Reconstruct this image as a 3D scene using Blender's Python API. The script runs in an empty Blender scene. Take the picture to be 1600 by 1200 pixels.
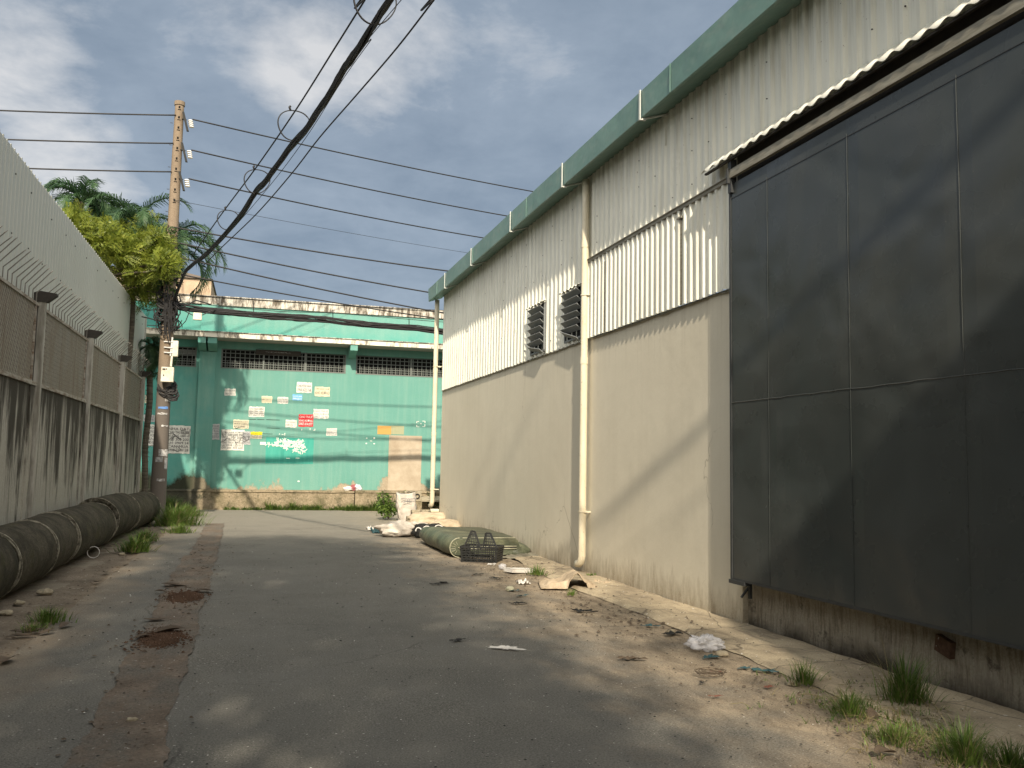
import bpy, bmesh, math, random
from mathutils import Vector, Matrix, noise as mnoise
R = math.radians
random.seed(7)
scene = bpy.context.scene
COL = scene.collection

# ---------------------------------------------------------------- camera, world, sun
F, CX, CY, EYE = 1400.0, 800.0, 600.0, 1.6
_fy = Vector((402.0 - CX, -(720.0 - CY), -F)).normalized()
_up = Vector((1, -0.018, 0)).cross(_fy).normalized()
if _up.y < 0: _up = -_up
_xx = _fy.cross(_up)
ROT = Matrix((_xx, _fy, _up))
cam = bpy.data.cameras.new('camera')
cam.sensor_width = 36; cam.lens = F / 1600 * 36; cam.clip_end = 2000; cam.clip_start = 0.05
camo = bpy.data.objects.new('camera', cam); COL.objects.link(camo)
camo.matrix_world = Matrix.Translation((0, 0, EYE)) @ ROT.to_4x4()
scene.camera = camo

SUNV = Vector((0.19, 1.0, -0.716)).normalized()          # the way sunlight travels
EL = math.asin(-SUNV.z)
sun = bpy.data.lights.new('sun', 'SUN'); sun.energy = 5.0; sun.angle = R(0.9); sun.color = (1.0, 0.88, 0.70)
suno = bpy.data.objects.new('sun', sun); COL.objects.link(suno)
suno.rotation_euler = SUNV.to_track_quat('-Z', 'Y').to_euler()
suno.location = (-10, -30, 30)
vs = scene.view_settings
vs.view_transform = 'Standard'; vs.look = 'None'; vs.gamma = 1.0; vs.exposure = 0.35
scene.cycles.max_bounces = 6
scene.cycles.transparent_max_bounces = 8

def rayv(x, y): return ROT @ Vector((x - CX, -(y - CY), -F))
def onZ(x, y, z=0.0):
    d = rayv(x, y); t = (z - EYE) / d.z; return Vector((0, 0, EYE)) + d * t
def onY(x, y, Y):
    d = rayv(x, y); return Vector((0, 0, EYE)) + d * (Y / d.y)
def onX(x, y, X):
    d = rayv(x, y); return Vector((0, 0, EYE)) + d * (X / d.x)

# ---------------------------------------------------------------- node helper
class NT:
    def __init__(s, tree): s.t = tree; s.n = tree.nodes; s.l = tree.links
    def new(s, typ, **kw):
        n = s.n.new(typ)
        for k, v in kw.items(): setattr(n, k, v)
        return n
    def put(s, sock, v):
        if isinstance(v, bpy.types.NodeSocket): s.l.new(v, sock)
        elif isinstance(v, (tuple, list)):
            v = tuple(v)
            n = len(sock.default_value)
            sock.default_value = (v + (1.0,))[:n] if len(v) < n else v[:n]
        else: sock.default_value = v
    def pos(s): return s.new('ShaderNodeNewGeometry').outputs['Position']
    def obj(s): return s.new('ShaderNodeTexCoord').outputs['Object']
    def vmul(s, v, m):
        n = s.new('ShaderNodeVectorMath', operation='MULTIPLY'); s.put(n.inputs[0], v); s.put(n.inputs[1], m); return n.outputs[0]
    def vadd(s, v, m):
        n = s.new('ShaderNodeVectorMath', operation='ADD'); s.put(n.inputs[0], v); s.put(n.inputs[1], m); return n.outputs[0]
    def noise(s, v, scale, detail=4, rough=.6, dist=0):
        n = s.new('ShaderNodeTexNoise'); s.put(n.inputs['Vector'], v); n.inputs['Scale'].default_value = scale
        n.inputs['Detail'].default_value = detail; n.inputs['Roughness'].default_value = rough; n.inputs['Distortion'].default_value = dist
        return n.outputs[0]
    def vor(s, v, scale, feature='F1'):
        n = s.new('ShaderNodeTexVoronoi', feature=feature); s.put(n.inputs['Vector'], v); n.inputs['Scale'].default_value = scale
        return n.outputs[0]
    def m(s, op, a, b=0.0, c=None, clamp=False):
        n = s.new('ShaderNodeMath', operation=op, use_clamp=clamp); s.put(n.inputs[0], a); s.put(n.inputs[1], b)
        if c is not None: s.put(n.inputs[2], c)
        return n.outputs[0]
    def mr(s, v, a, b, c=0.0, d=1.0):
        n = s.new('ShaderNodeMapRange', clamp=True); s.put(n.inputs[0], v)
        for i, q in enumerate((a, b, c, d)): s.put(n.inputs[i + 1], q)
        return n.outputs[0]
    def mix(s, f, a, b):
        n = s.new('ShaderNodeMix', data_type='RGBA'); s.put(n.inputs[0], f); s.put(n.inputs[6], a); s.put(n.inputs[7], b); return n.outputs[2]
    def xyz(s, v):
        n = s.new('ShaderNodeSeparateXYZ'); s.put(n.inputs[0], v); return n.outputs
    def bump(s, h, strength=.3, dist=.02, nrm=None):
        n = s.new('ShaderNodeBump'); s.put(n.inputs['Height'], h); n.inputs['Strength'].default_value = strength
        n.inputs['Distance'].default_value = dist
        if nrm is not None: s.put(n.inputs['Normal'], nrm)
        return n.outputs[0]

MATS = {}
def mat(name, fn, rough=.8, spec=.3, metal=0.0, trans=None, alpha=None):
    """fn(nt) -> colour socket/tuple or (colour, normal[, roughness])"""
    if name in MATS: return MATS[name]
    m = bpy.data.materials.new(name); m.use_nodes = True
    nt = NT(m.node_tree); b = m.node_tree.nodes['Principled BSDF']
    b.inputs['Roughness'].default_value = rough; b.inputs['Specular IOR Level'].default_value = spec
    b.inputs['Metallic'].default_value = metal
    r = fn(nt) if callable(fn) else fn
    if isinstance(r, list):
        nt.put(b.inputs['Base Color'], r[0])
        if r[1] is not None: nt.put(b.inputs['Normal'], r[1])
        if len(r) > 2: nt.put(b.inputs['Roughness'], r[2])
        col = r[0]
    else: nt.put(b.inputs['Base Color'], r); col = r
    if trans:
        tr = nt.new('ShaderNodeBsdfTranslucent'); nt.put(tr.inputs[0], col)
        mx = nt.new('ShaderNodeMixShader'); mx.inputs[0].default_value = trans
        out = m.node_tree.nodes['Material Output']
        nt.l.new(b.outputs[0], mx.inputs[1]); nt.l.new(tr.outputs[0], mx.inputs[2]); nt.l.new(mx.outputs[0], out.inputs[0])
    if alpha is not None: b.inputs['Alpha'].default_value = alpha
    MATS[name] = m
    return m

# world: Nishita sky seen through a broken cloud layer, brighter round the hidden sun behind the camera
w = bpy.data.worlds.new('World'); scene.world = w; w.use_nodes = True
nt = NT(w.node_tree); bg = w.node_tree.nodes['Background']
sky = nt.new('ShaderNodeTexSky', sky_type='NISHITA', sun_disc=False, sun_elevation=EL, sun_rotation=math.pi + math.atan(0.19))
skyc = nt.vmul(sky.outputs[0], (.085, .085, .085))
D = nt.new('ShaderNodeTexCoord').outputs['Generated']
dx, dy, dz = nt.xyz(D)
zz = nt.m('ADD', nt.m('MAXIMUM', dz, 0.0), .22)
cmb = nt.new('ShaderNodeCombineXYZ')
nt.put(cmb.inputs[0], nt.m('DIVIDE', dx, zz)); nt.put(cmb.inputs[1], nt.m('DIVIDE', dy, zz)); nt.put(cmb.inputs[2], 3.1)
pv = cmb.outputs[0]
n1 = nt.noise(pv, 1.15, 9, .55, .25); n2 = nt.noise(nt.vadd(pv, (5.2, 1.3, 0)), 3.6, 8, .6, .2)
shape = nt.m('ADD', nt.m('MULTIPLY', n1, .55), nt.m('MULTIPLY', n2, .45))
blobs = None
for (px, py, rad, amp) in [(400, 50, .10, .07), (75, 70, .13, .07), (510, 130, .09, .10), (60, 250, .12, .07), (110, 300, .09, .09),
                           (590, 40, .09, .06), (640, 215, .08, .05), (260, 120, .10, -.05), (800, 260, .35, -.05), (500, 330, .16, -.05), (860, 40, .2, .03), (1000, 100, .2, -.03)]:
    v = rayv(px, py).normalized()
    dt = nt.new('ShaderNodeVectorMath', operation='DOT_PRODUCT'); nt.put(dt.inputs[0], D); dt.inputs[1].default_value = v
    g = nt.m('MULTIPLY', nt.mr(dt.outputs[1], math.cos(rad), 1.0), amp)
    blobs = g if blobs is None else nt.m('ADD', blobs, g)
shape = nt.m('ADD', shape, blobs)
lum = nt.mr(shape, .525, .665)
lum = nt.m('POWER', lum, 1.15)
base = nt.mix(nt.mr(n2, .35, .65), (.192, .242, .305), (.276, .330, .396))
cloud = nt.mix(lum, base, (.60, .60, .60))
cloud = nt.mix(nt.mr(dz, .0, .25, .35, 0.), cloud, (.21, .25, .31))
v = -SUNV
dt = nt.new('ShaderNodeVectorMath', operation='DOT_PRODUCT'); nt.put(dt.inputs[0], D); dt.inputs[1].default_value = v
glow = nt.mr(dt.outputs[1], -.15, 1.0)
cloud = nt.mix(nt.m('POWER', glow, 1.5), cloud, (2.3, 2.2, 2.0))
ad = nt.mix(.86, skyc, cloud)
nt.put(bg.inputs[0], ad); bg.inputs[1].default_value = 1.0

# ---------------------------------------------------------------- mesh helper
def tag(o, label=None, cat=None, group=None, kind=None):
    for k, v in (('label', label), ('category', cat), ('group', group), ('kind', kind)):
        if v: o[k] = v
    return o
def empty(name, loc, label, cat, group=None):
    o = bpy.data.objects.new(name, None); COL.objects.link(o); o.location = loc; o.empty_display_size = .2
    return tag(o, label, cat, group)
def worldloc(o):
    l = Vector((0, 0, 0))
    while o: l += Vector(o.location); o = o.parent
    return l
class MB:
    def __init__(s, tf=None): s.v = []; s.f = []; s.mi = []; s.tf = tf; s.cur = 0
    def add(s, vs_, fs_):
        b = len(s.v)
        for p in vs_:
            p = Vector(p); s.v.append(s.tf @ p if s.tf else p)
        for f in fs_: s.f.append([b + i for i in f]); s.mi.append(s.cur)
        return s
    def box(s, x0, y0, z0, x1, y1, z1):
        x0, x1 = sorted((x0, x1)); y0, y1 = sorted((y0, y1)); z0, z1 = sorted((z0, z1))
        return s.add([(x0, y0, z0), (x1, y0, z0), (x1, y1, z0), (x0, y1, z0), (x0, y0, z1), (x1, y0, z1), (x1, y1, z1), (x0, y1, z1)],
              [(0, 3, 2, 1), (4, 5, 6, 7), (0, 1, 5, 4), (1, 2, 6, 5), (2, 3, 7, 6), (3, 0, 4, 7)])
    def obox(s, c, ax, ay, az):
        c, ax, ay, az = map(Vector, (c, ax, ay, az)); vs_ = []
        for k in (-1, 1):
            for (i, j) in ((-1, -1), (1, -1), (1, 1), (-1, 1)): vs_.append(c + ax * i + ay * j + az * k)
        return s.add(vs_, [(0, 3, 2, 1), (4, 5, 6, 7), (0, 1, 5, 4), (1, 2, 6, 5), (2, 3, 7, 6), (3, 0, 4, 7)])
    def tube(s, pts, r, n=8, cap=True):
        pts = [Vector(p) for p in pts]; rs = r if isinstance(r, (list, tuple)) else [r] * len(pts)
        vs_ = []; fs_ = []; prev = None
        for i, p in enumerate(pts):
            t = (pts[min(i + 1, len(pts) - 1)] - pts[max(i - 1, 0)])
            if t.length < 1e-9: t = Vector((0, 0, 1))
            t.normalize()
            if prev is None:
                a = Vector((0, 0, 1)) if abs(t.z) < .9 else Vector((1, 0, 0)); u = t.cross(a).normalized()
            else: u = (prev - t * prev.dot(t)).normalized()
            prev = u; q = t.cross(u)
            for k in range(n):
                an = 2 * math.pi * k / n; vs_.append(p + (u * math.cos(an) + q * math.sin(an)) * rs[i])
        for i in range(len(pts) - 1):
            for k in range(n): fs_.append((i * n + k, i * n + (k + 1) % n, (i + 1) * n + (k + 1) % n, (i + 1) * n + k))
        if cap: fs_.append(tuple(range(n - 1, -1, -1))); fs_.append(tuple((len(pts) - 1) * n + k for k in range(n)))
        return s.add(vs_, fs_)
    def grid(s, nx, ny, fn):
        vs_ = [fn(i / nx, j / ny) for j in range(ny + 1) for i in range(nx + 1)]
        return s.add(vs_, [(j * (nx + 1) + i, j * (nx + 1) + i + 1, (j + 1) * (nx + 1) + i + 1, (j + 1) * (nx + 1) + i) for j in range(ny) for i in range(nx)])
    def build(s, name, material, parent=None, smooth=False):
        me = bpy.data.meshes.new(name); off = worldloc(parent) if parent else Vector((0, 0, 0))
        own = Vector((0, 0, 0))
        if not parent and s.v:
            own = Vector((sum(p.x for p in s.v) / len(s.v), sum(p.y for p in s.v) / len(s.v), min(p.z for p in s.v)))
        me.from_pydata([p - off - own for p in s.v], [], s.f)
        ms = material if isinstance(material, (list, tuple)) else [material]
        for q in ms: me.materials.append(q)
        if len(ms) > 1: me.polygons.foreach_set('material_index', s.mi)
        if smooth: me.polygons.foreach_set('use_smooth', [True] * len(me.polygons))
        me.update()
        o = bpy.data.objects.new(name, me); COL.objects.link(o); o.location = own
        if parent: o.parent = parent
        return o
def bevel(o, w=.01, seg=2):
    md = o.modifiers.new('bevel', 'BEVEL'); md.width = w; md.segments = seg; md.limit_method = 'ANGLE'; return o
def fbm(x, y, z=0, s=1.0, o=3): return mnoise.fractal(Vector((x, y, z)) * s, 1.0, 2.0, o)

def leaf_quads(b, c, n, rad, size, q, flat=1.0, fill=.55):
    for k in range(n):
        d = Vector((q.gauss(0, 1), q.gauss(0, 1), q.gauss(0, 1))).normalized() * rad * (q.random() ** fill); d.z *= flat; p = c + d
        u = Vector((q.gauss(0, 1), q.gauss(0, 1), q.gauss(0, .6) - .35)).normalized(); v = u.cross(Vector((q.gauss(0, 1), q.gauss(0, 1), q.gauss(0, 1)))).normalized(); s_ = size * q.uniform(.6, 1.3)
        b.add([p, p + u * s_ * .5 + v * s_ * .24, p + u * s_, p + u * s_ * .5 - v * s_ * .24], [(0, 1, 2, 3)])

# ---------------------------------------------------------------- materials
def m_asphalt(n):
    p = n.pos(); x, y, z = n.xyz(p)
    fine = n.noise(p, 75, 4, .75); mid = n.noise(p, 1.1, 6, .65); big = n.noise(p, .32, 4, .55); speck = n.noise(p, 38, 2, .5)
    c = n.mix(n.mr(fine, .32, .70), (.050, .048, .042), (.262, .250, .218))
    c = n.mix(n.mr(mid, .34, .68, .0, .50), c, (.185, .176, .158))
    c = n.mix(n.mr(big, .40, .66, 0, .35), c, (.085, .083, .077))
    # dirt and sand washed up at the right kerb; colour turns paler towards the far end
    d1 = n.m('ADD', x, n.m('MULTIPLY', n.m('SUBTRACT', mid, .5), 3.6))
    d1 = n.m('ADD', d1, n.m('MULTIPLY', n.noise(n.vmul(p, (2.2, .45, 1)), 1.4, 5, .65), 1.0))
    c = n.mix(n.mr(d1, 2.75, 4.2, 0, .95), c, n.mix(n.mr(n.noise(n.vmul(p, (1.4, .6, 1)), 3.2, 7, .72), .36, .62), n.mix(n.mr(fine, .3, .7), (.090, .068, .046), (.24, .19, .135)), n.mix(n.mr(fine, .3, .7), (.22, .170, .115), (.50, .415, .30))))
    d2 = n.m('ADD', n.m('MULTIPLY', x, -1.0), n.m('MULTIPLY', n.m('SUBTRACT', mid, .5), 2.0))
    c = n.mix(n.mr(d2, 1.3, 2.0, 0, .85), c, n.mix(n.mr(fine, .3, .7), (.14, .112, .08), (.27, .22, .165)))
    d3 = n.m('ADD', y, n.m('MULTIPLY', n.m('SUBTRACT', mid, .5), 10.0))
    c = n.mix(n.mr(d3, 16, 24, 0, .65), c, (.262, .240, .198))
    v1 = n.vor(p, 30); c = n.mix(n.m('MULTIPLY', n.mr(v1, .10, .16, .75, 0), n.mr(n.noise(p, 6, 3), .45, .6)), c, (.36, .345, .31)); v2 = n.vor(n.vadd(p, (7, 7, 7)), 42); c = n.mix(n.mr(v2, .10, .17, .65, 0), c, (.035, .033, .030))
    c = n.mix(n.mr(speck, .70, .74, 0, .9), c, (.55, .53, .49))
    c = n.mix(n.mr(n.noise(n.vadd(p, (9, 4, 0)), 26, 2, .5), .715, .76, 0, .9), c, (.035, .028, .022))
    cr = n.vor(n.vadd(p, n.vmul(n.noise(p, 1.3, 4), (1.0, 1.0, 1.0))), .42, 'DISTANCE_TO_EDGE'); c = n.mix(n.m('MULTIPLY', n.mr(cr, .0, .006, .6, 0), n.mr(n.noise(p, .35, 2), .5, .6)), c, (.03, .028, .025))
    h = n.m('ADD', fine, n.m('MULTIPLY', mid, 2.0))
    return [c, n.bump(h, .8, .016), n.mr(mid, .3, .7, .96, .8)]
M_asphalt = mat('asphalt', m_asphalt, spec=.2)
def m_soil(a, b, sc=1.0):
    def f(n):
        p = n.pos(); fine = n.noise(p, 42 * sc, 6, .75); mid = n.noise(p, 2.2 * sc, 6, .65)
        c = n.mix(n.mr(fine, .3, .72), a, b); c = n.mix(n.mr(mid, .38, .68, 0, .6), c, tuple(q * .62 for q in a))
        c = n.mix(n.mr(n.noise(p, 30, 2, .5), .69, .74, 0, .8), c, (.46, .44, .40))
        return [c, n.bump(n.m('ADD', fine, n.m('MULTIPLY', mid, 3)), .8, .02)]
    return f
M_verge = mat('verge_soil', m_soil((.13, .105, .078), (.29, .24, .185)), rough=.95, spec=.1)
M_ground = mat('ground_soil', m_soil((.20, .17, .13), (.30, .26, .20)), rough=.95, spec=.1)
def m_trench(n):
    p = n.pos(); c = m_soil((.110, .088, .068), (.290, .232, .186))(n)[0]; k = n.noise(n.vmul(p, (1.6, .7, 1)), 1.7, 7, .68); f = n.noise(p, 75, 4, .75)
    c = n.mix(n.mr(k, .44, .60, 0, .85), c, n.mix(n.mr(f, .32, .7), (.05, .047, .042), (.24, .22, .19)))
    return [c, n.bump(n.m('ADD', f, n.m('MULTIPLY', k, 4)), .8, .02)]
M_trench = mat('trench_fill', m_trench, rough=.93, spec=.12)
M_redsoil = mat('red_soil', m_soil((.070, .042, .028), (.155, .098, .068)), rough=.97, spec=.05)
def m_apron(n):
    p = n.pos(); fine = n.noise(p, 60, 5, .75); mid = n.noise(p, 1.6, 6, .65); st = n.noise(n.vmul(p, (3.0, .5, 1)), 2.2, 6, .7)
    c = n.mix(n.mr(fine, .3, .7), (.27, .220, .145), (.52, .44, .315))
    c = n.mix(n.mr(mid, .42, .68, 0, .75), c, (.16, .13, .095)); c = n.mix(n.mr(st, .52, .66, 0, .6), c, (.115, .095, .072))
    c = n.mix(n.mr(n.noise(p, 28, 2, .5), .69, .735, 0, .9), c, (.66, .64, .59))
    cr = n.vor(n.vadd(p, n.vmul(n.noise(p, 2, 3), (.3, .3, .3))), .9, 'DISTANCE_TO_EDGE')
    c = n.mix(n.mr(cr, .0, .010, .7, 0), c, (.06, .05, .04))
    return [c, n.bump(n.m('ADD', fine, n.m('MULTIPLY', mid, 3)), .5, .012)]
M_apron = mat('apron_concrete', m_apron, rough=.92, spec=.15)
def m_plaster(n):
    p = n.pos(); x, y, z = n.xyz(p)
    big = n.noise(p, .55, 5, .55); st = n.noise(n.vmul(p, (1, 2.6, .22)), 2.2, 5, .6); fine = n.noise(p, 45, 4, .7)
    c = n.mix(n.mr(big, .32, .70), (.60, .555, .445), (.66, .615, .50))
    c = n.mix(n.mr(st, .48, .80, 0, .16), c, (.45, .405, .315))
    c = n.mix(n.mr(fine, .3, .75, 0, .12), c, (.42, .38, .30))
    # splash dirt at the foot and runs below the cladding
    foot = n.m('ADD', z, n.m('MULTIPLY', n.noise(n.vmul(p, (1, 3, .8)), 3.0, 6, .7), -.9))
    cr = n.vor(n.vadd(n.vmul(p, (1, 1, .8)), n.vmul(n.noise(p, 1.1, 4), (1.2, 1.2, 1.2))), .28, 'DISTANCE_TO_EDGE'); c = n.mix(n.m('MULTIPLY', n.mr(cr, .0, .0035, .55, 0), n.mr(n.noise(p, .5, 2), .48, .55)), c, (.20, .17, .12))
    c = n.mix(n.mr(foot, -.50, -.08, .92, 0), c, n.mix(n.mr(fine, .3, .7), (.20, .165, .115), (.40, .34, .25)))
    runs = n.noise(n.vmul(p, (1, 9, .25)), 2.0, 4, .6)
    top = n.m('MULTIPLY', n.mr(z, 2.6, 3.55), n.mr(runs, .5, .7, 0, .35))
    c = n.mix(top, c, (.40, .36, .28))
    return [c, n.bump(n.m('ADD', n.m('MULTIPLY', fine, .25), n.m('MULTIPLY', n.noise(p, 3.0, 3), 1.4)), .28, .014)]
M_plaster = mat('cream_plaster', m_plaster, rough=.85, spec=.2)
def m_clad(n):
    p = n.pos(); x, y, z = n.xyz(p)
    st = n.noise(n.vmul(p, (1, 7, .35)), 2.4, 5, .65); big = n.noise(p, .6, 4); fine = n.noise(p, 30, 4, .7)
    c = n.mix(n.mr(big, .3, .7), (.70, .69, .60), (.78, .77, .68))
    c = n.mix(n.mr(st, .50, .74, 0, .45), c, (.36, .34, .265))
    topd = n.m('MULTIPLY', n.mr(z, 5.2, 6.15), n.mr(n.noise(n.vmul(p, (1, 8, .3)), 3.0, 4, .6), .42, .68, 0, .55))
    c = n.mix(topd, c, (.18, .165, .12))
    c = n.mix(n.mr(n.noise(p, 24, 3, .6), .70, .76, 0, .7), c, (.20, .12, .07))
    return [c, n.bump(n.m('ADD', big, n.m('MULTIPLY', fine, .15)), .3, .012)]
M_clad = mat('ivory_cladding', m_clad, rough=.36, spec=.4)
M_clad_patch = mat('ivory_cladding_newer', m_clad, rough=.5, spec=.4)
def m_gutter(n):
    p = n.pos(); big = n.noise(p, 1.2, 4); st = n.noise(n.vmul(p, (3, 1.2, 3)), 3.0, 5, .65)
    c = n.mix(n.mr(big, .3, .7), (.105, .195, .165), (.15, .25, .215)); c = n.mix(n.mr(st, .50, .70, 0, .5), c, (.21, .26, .22))
    return [c, n.bump(n.noise(p, 1.6, 3), .5, .05)]
M_gutter = mat('sea_green_gutter', m_gutter, rough=.42, spec=.5)
M_strap = mat('strap_metal', lambda n: n.mix(n.noise(n.pos(), 9), (.45, .47, .44), (.62, .63, .58)), rough=.5)
def m_door(n):
    p = n.pos(); x, y, z = n.xyz(p)
    low = n.noise(n.vadd(p, (3, 0, 0)), .8, 2, .45, .3); dents = n.noise(n.vadd(p, (1, 7, 2)), 1.9, 1, .4, .3); fine = n.noise(p, 70, 3)
    c = n.mix(n.mr(low, .3, .7), (.038, .045, .044), (.056, .061, .058))
    c = n.mix(n.mr(n.noise(n.vmul(p, (1, 3, .6)), 3.0, 6, .7), .60, .82, 0, .30), c, (.085, .085, .078))
    c = n.mix(n.mr(n.noise(p, 42, 3, .6), .72, .78, 0, .8), c, (.22, .20, .17))
    sy = n.m('ABSOLUTE', n.m('SINE', n.m('MULTIPLY', n.m('SUBTRACT', y, 7.66), math.pi / 1.232))); sz = n.m('ABSOLUTE', n.m('SUBTRACT', z, 2.29)); wv = n.noise(n.vmul(p, (1, 1, 1)), 1.3, 1)
    pil = n.m('MULTIPLY', n.m('MULTIPLY', n.mr(sy, 0, .35), n.mr(sz, 0, .28)), n.mr(wv, .35, .65, .2, 1))
    h = n.m('ADD', n.m('ADD', n.m('MULTIPLY', low, 2.2), n.m('MULTIPLY', dents, .22)), n.m('MULTIPLY', pil, .22))
    return [c, n.bump(h, .50, .10, n.bump(fine, .05, .01)), n.mr(n.noise(p, 1.3, 4), .3, .7, .20, .36)]
M_door = mat('charcoal_sheet_steel', m_door, spec=.5)
M_doortrim = mat('door_trim_steel', lambda n: n.mix(n.noise(n.pos(), 14), (.025, .028, .03), (.06, .062, .062)), rough=.5)
M_rail = mat('rail_band', lambda n: n.mix(n.mr(n.noise(n.vmul(n.pos(), (1, .6, 6)), 6, 5), .35, .7), (.30, .285, .235), (.17, .155, .12)), rough=.7)
M_dark = mat('dark_void', (.012, .012, .012), rough=.9, spec=.1)
def m_plinth(n):
    p = n.pos(); x, y, z = n.xyz(p)
    fine = n.noise(p, 50, 5, .7); st = n.noise(n.vmul(p, (1, 7.5, .9)), 4.0, 6, .7); big = n.noise(p, 1.5, 6, .65)
    c = n.mix(n.mr(fine, .3, .7), (.30, .265, .21), (.46, .42, .34)); c = n.mix(n.mr(st, .46, .62, 0, .7), c, (.15, .125, .09))
    c = n.mix(n.mr(big, .48, .60, 0, .6), c, (.42, .385, .32)); c = n.mix(n.mr(n.m('ADD', z, n.m('MULTIPLY', big, -.6)), -.30, -.14, .9, 0), c, (.07, .058, .045))
    c = n.mix(n.mr(n.noise(p, 5, 5, .7), .60, .68, 0, .7), c, (.06, .05, .04))
    return [c, n.bump(n.m('ADD', n.m('MULTIPLY', st, 2), n.m('ADD', fine, big)), .9, .02)]
M_plinth = mat('rough_plinth', m_plinth, rough=.95, spec=.1)
def m_pvc(n):
    p = n.pos(); c = n.mix(n.mr(n.noise(n.vmul(p, (3, 3, .5)), 4, 5), .35, .7), (.70, .64, .50), (.60, .53, .38))
    c = n.mix(n.mr(n.noise(n.vmul(p, (2, 2, 1.5)), 9, 4), .62, .72, 0, .7), c, (.30, .22, .13)); return c
M_pvc = mat('cream_pvc', m_pvc, rough=.45, spec=.45)
M_louvre = mat('louvre_grey', lambda n: n.mix(n.noise(n.pos(), 8), (.16, .17, .17), (.26, .27, .27)), rough=.55)
def m_green(n):
    p = n.pos(); x, y, z = n.xyz(p)
    big = n.noise(p, .45, 5, .55); st = n.noise(n.vmul(p, (4.5, 1, .35)), 1.6, 5, .6); fine = n.noise(p, 22, 5, .7); md = n.noise(n.vadd(p, (3, 3, 9)), 1.6, 6, .65)
    c = n.mix(n.mr(big, .32, .68), (.115, .285, .242), (.155, .330, .285))
    c = n.mix(n.mr(st, .45, .72, 0, .5), c, (.21, .355, .30)); c = n.mix(n.mr(fine, .35, .75, 0, .15), c, (.06, .25, .20))
    # shade and mould at the left painted as deeper turquoise; lower parapet deeper too
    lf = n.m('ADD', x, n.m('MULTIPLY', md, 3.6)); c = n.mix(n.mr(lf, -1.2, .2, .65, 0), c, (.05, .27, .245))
    pp = n.m('MULTIPLY', n.mr(n.m('ADD', z, n.m('MULTIPLY', md, -1.2)), 5.1, 5.6, 1, 0), n.mr(z, 5.75, 5.8)); c = n.mix(n.m('MULTIPLY', pp, .7), c, (.05, .285, .245))
    # paint scaled off near the foot: bare plaster, then black mould to the left
    foot = n.m('ADD', z, n.m('MULTIPLY', n.noise(n.vmul(p, (.55, 1, .35)), 1.6, 6, .62), -2.7))
    bare = n.mr(foot, -.60, -.48, 1, 0)
    c = n.mix(bare, c, n.mix(n.mr(fine, .3, .7), (.26, .21, .145), (.42, .36, .27)))
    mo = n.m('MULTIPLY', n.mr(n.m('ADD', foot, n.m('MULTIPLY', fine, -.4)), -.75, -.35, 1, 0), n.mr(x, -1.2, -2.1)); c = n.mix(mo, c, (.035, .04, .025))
    return [c, n.bump(n.m('ADD', fine, n.m('MULTIPLY', bare, -1.5)), .35, .02)]
M_green = mat('turquoise_paint', m_green, rough=.85, spec=.2)
def m_ledge(n):
    p = n.pos(); x, y, z = n.xyz(p); fine = n.noise(p, 20, 6, .75); md = n.noise(p, 1.7, 6, .65)
    c = n.mix(n.mr(fine, .3, .7), (.20, .16, .10), (.40, .33, .235)); c = n.mix(n.mr(md, .45, .62, 0, .8), c, (.13, .115, .07))
    c = n.mix(n.mr(n.noise(p, 4.5, 6, .7), .55, .65, 0, .8), c, (.05, .055, .035)); c = n.mix(n.mr(x, -1.6, -1.9, 0, .85), c, (.045, .05, .04))  # left end painted dark for shade and mould together
    return [c, n.bump(n.m('ADD', fine, n.m('MULTIPLY', md, 2)), .8, .03)]
M_ledge = mat('stained_ledge_concrete', m_ledge, rough=.95, spec=.1)
def m_coping(n):
    p = n.pos(); st = n.noise(n.vmul(p, (3.5, 1, .8)), 2.6, 6, .7); fine = n.noise(p, 16, 5, .7)
    c = n.mix(n.mr(st, .40, .58), (.60, .57, .50), (.10, .085, .065)); c = n.mix(n.mr(fine, .5, .7, 0, .6), c, (.25, .19, .14)); return c
M_coping = mat('weathered_white_coping', m_coping, rough=.9)
def m_fascia(n):
    p = n.pos(); st = n.noise(n.vmul(p, (2.5, 1, .8)), 2.6, 6, .7)
    return n.mix(n.mr(st, .50, .64), (.70, .66, .56), (.17, .15, .12))
M_fascia = mat('white_canopy_edge', m_fascia, rough=.85)
M_soffit = mat('canopy_soffit', lambda n: n.mix(n.noise(n.pos(), 2.0), (.42, .40, .35), (.30, .285, .25)), rough=.9)
M_grille = mat('grille_steel', lambda n: n.mix(n.noise(n.pos(), 12), (.10, .115, .11), (.20, .215, .20)), rough=.6)
def m_streakwall(n):
    p = n.pos(); x, y, z = n.xyz(p)
    s1 = n.noise(n.vmul(p, (1, 1.9, .30)), 1.6, 7, .66, .3); s2 = n.noise(n.vmul(p, (1, 9, .5)), 2.0, 5, .65); fine = n.noise(p, 30, 5, .7); big = n.noise(p, .55, 4)
    c = n.mix(n.mr(fine, .25, .75), (.33, .31, .265), (.47, .45, .39))
    c = n.mix(n.mr(big, .35, .65, 0, .35), c, (.27, .25, .20))
    hgt = n.mr(z, .6, 2.7, -.04, .10)
    c = n.mix(n.mr(n.m('ADD', s1, hgt), .49, .60, 0, .93), c, (.040, .035, .027))
    c = n.mix(n.mr(n.m('ADD', s2, hgt), .56, .66, 0, .75), c, (.055, .048, .037))
    c = n.mix(n.mr(n.m('ADD', n.m('MULTIPLY', z, -.07), s2), .52, .60, 0, .7), c, (.50, .48, .43)); c = n.mix(n.mr(n.m('ADD', z, n.m('MULTIPLY', s2, -.8)), 1.9, 2.35, 0, .75), c, (.05, .043, .034))
    return [c, n.bump(n.m('ADD', fine, s1), .35, .012)]
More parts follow.
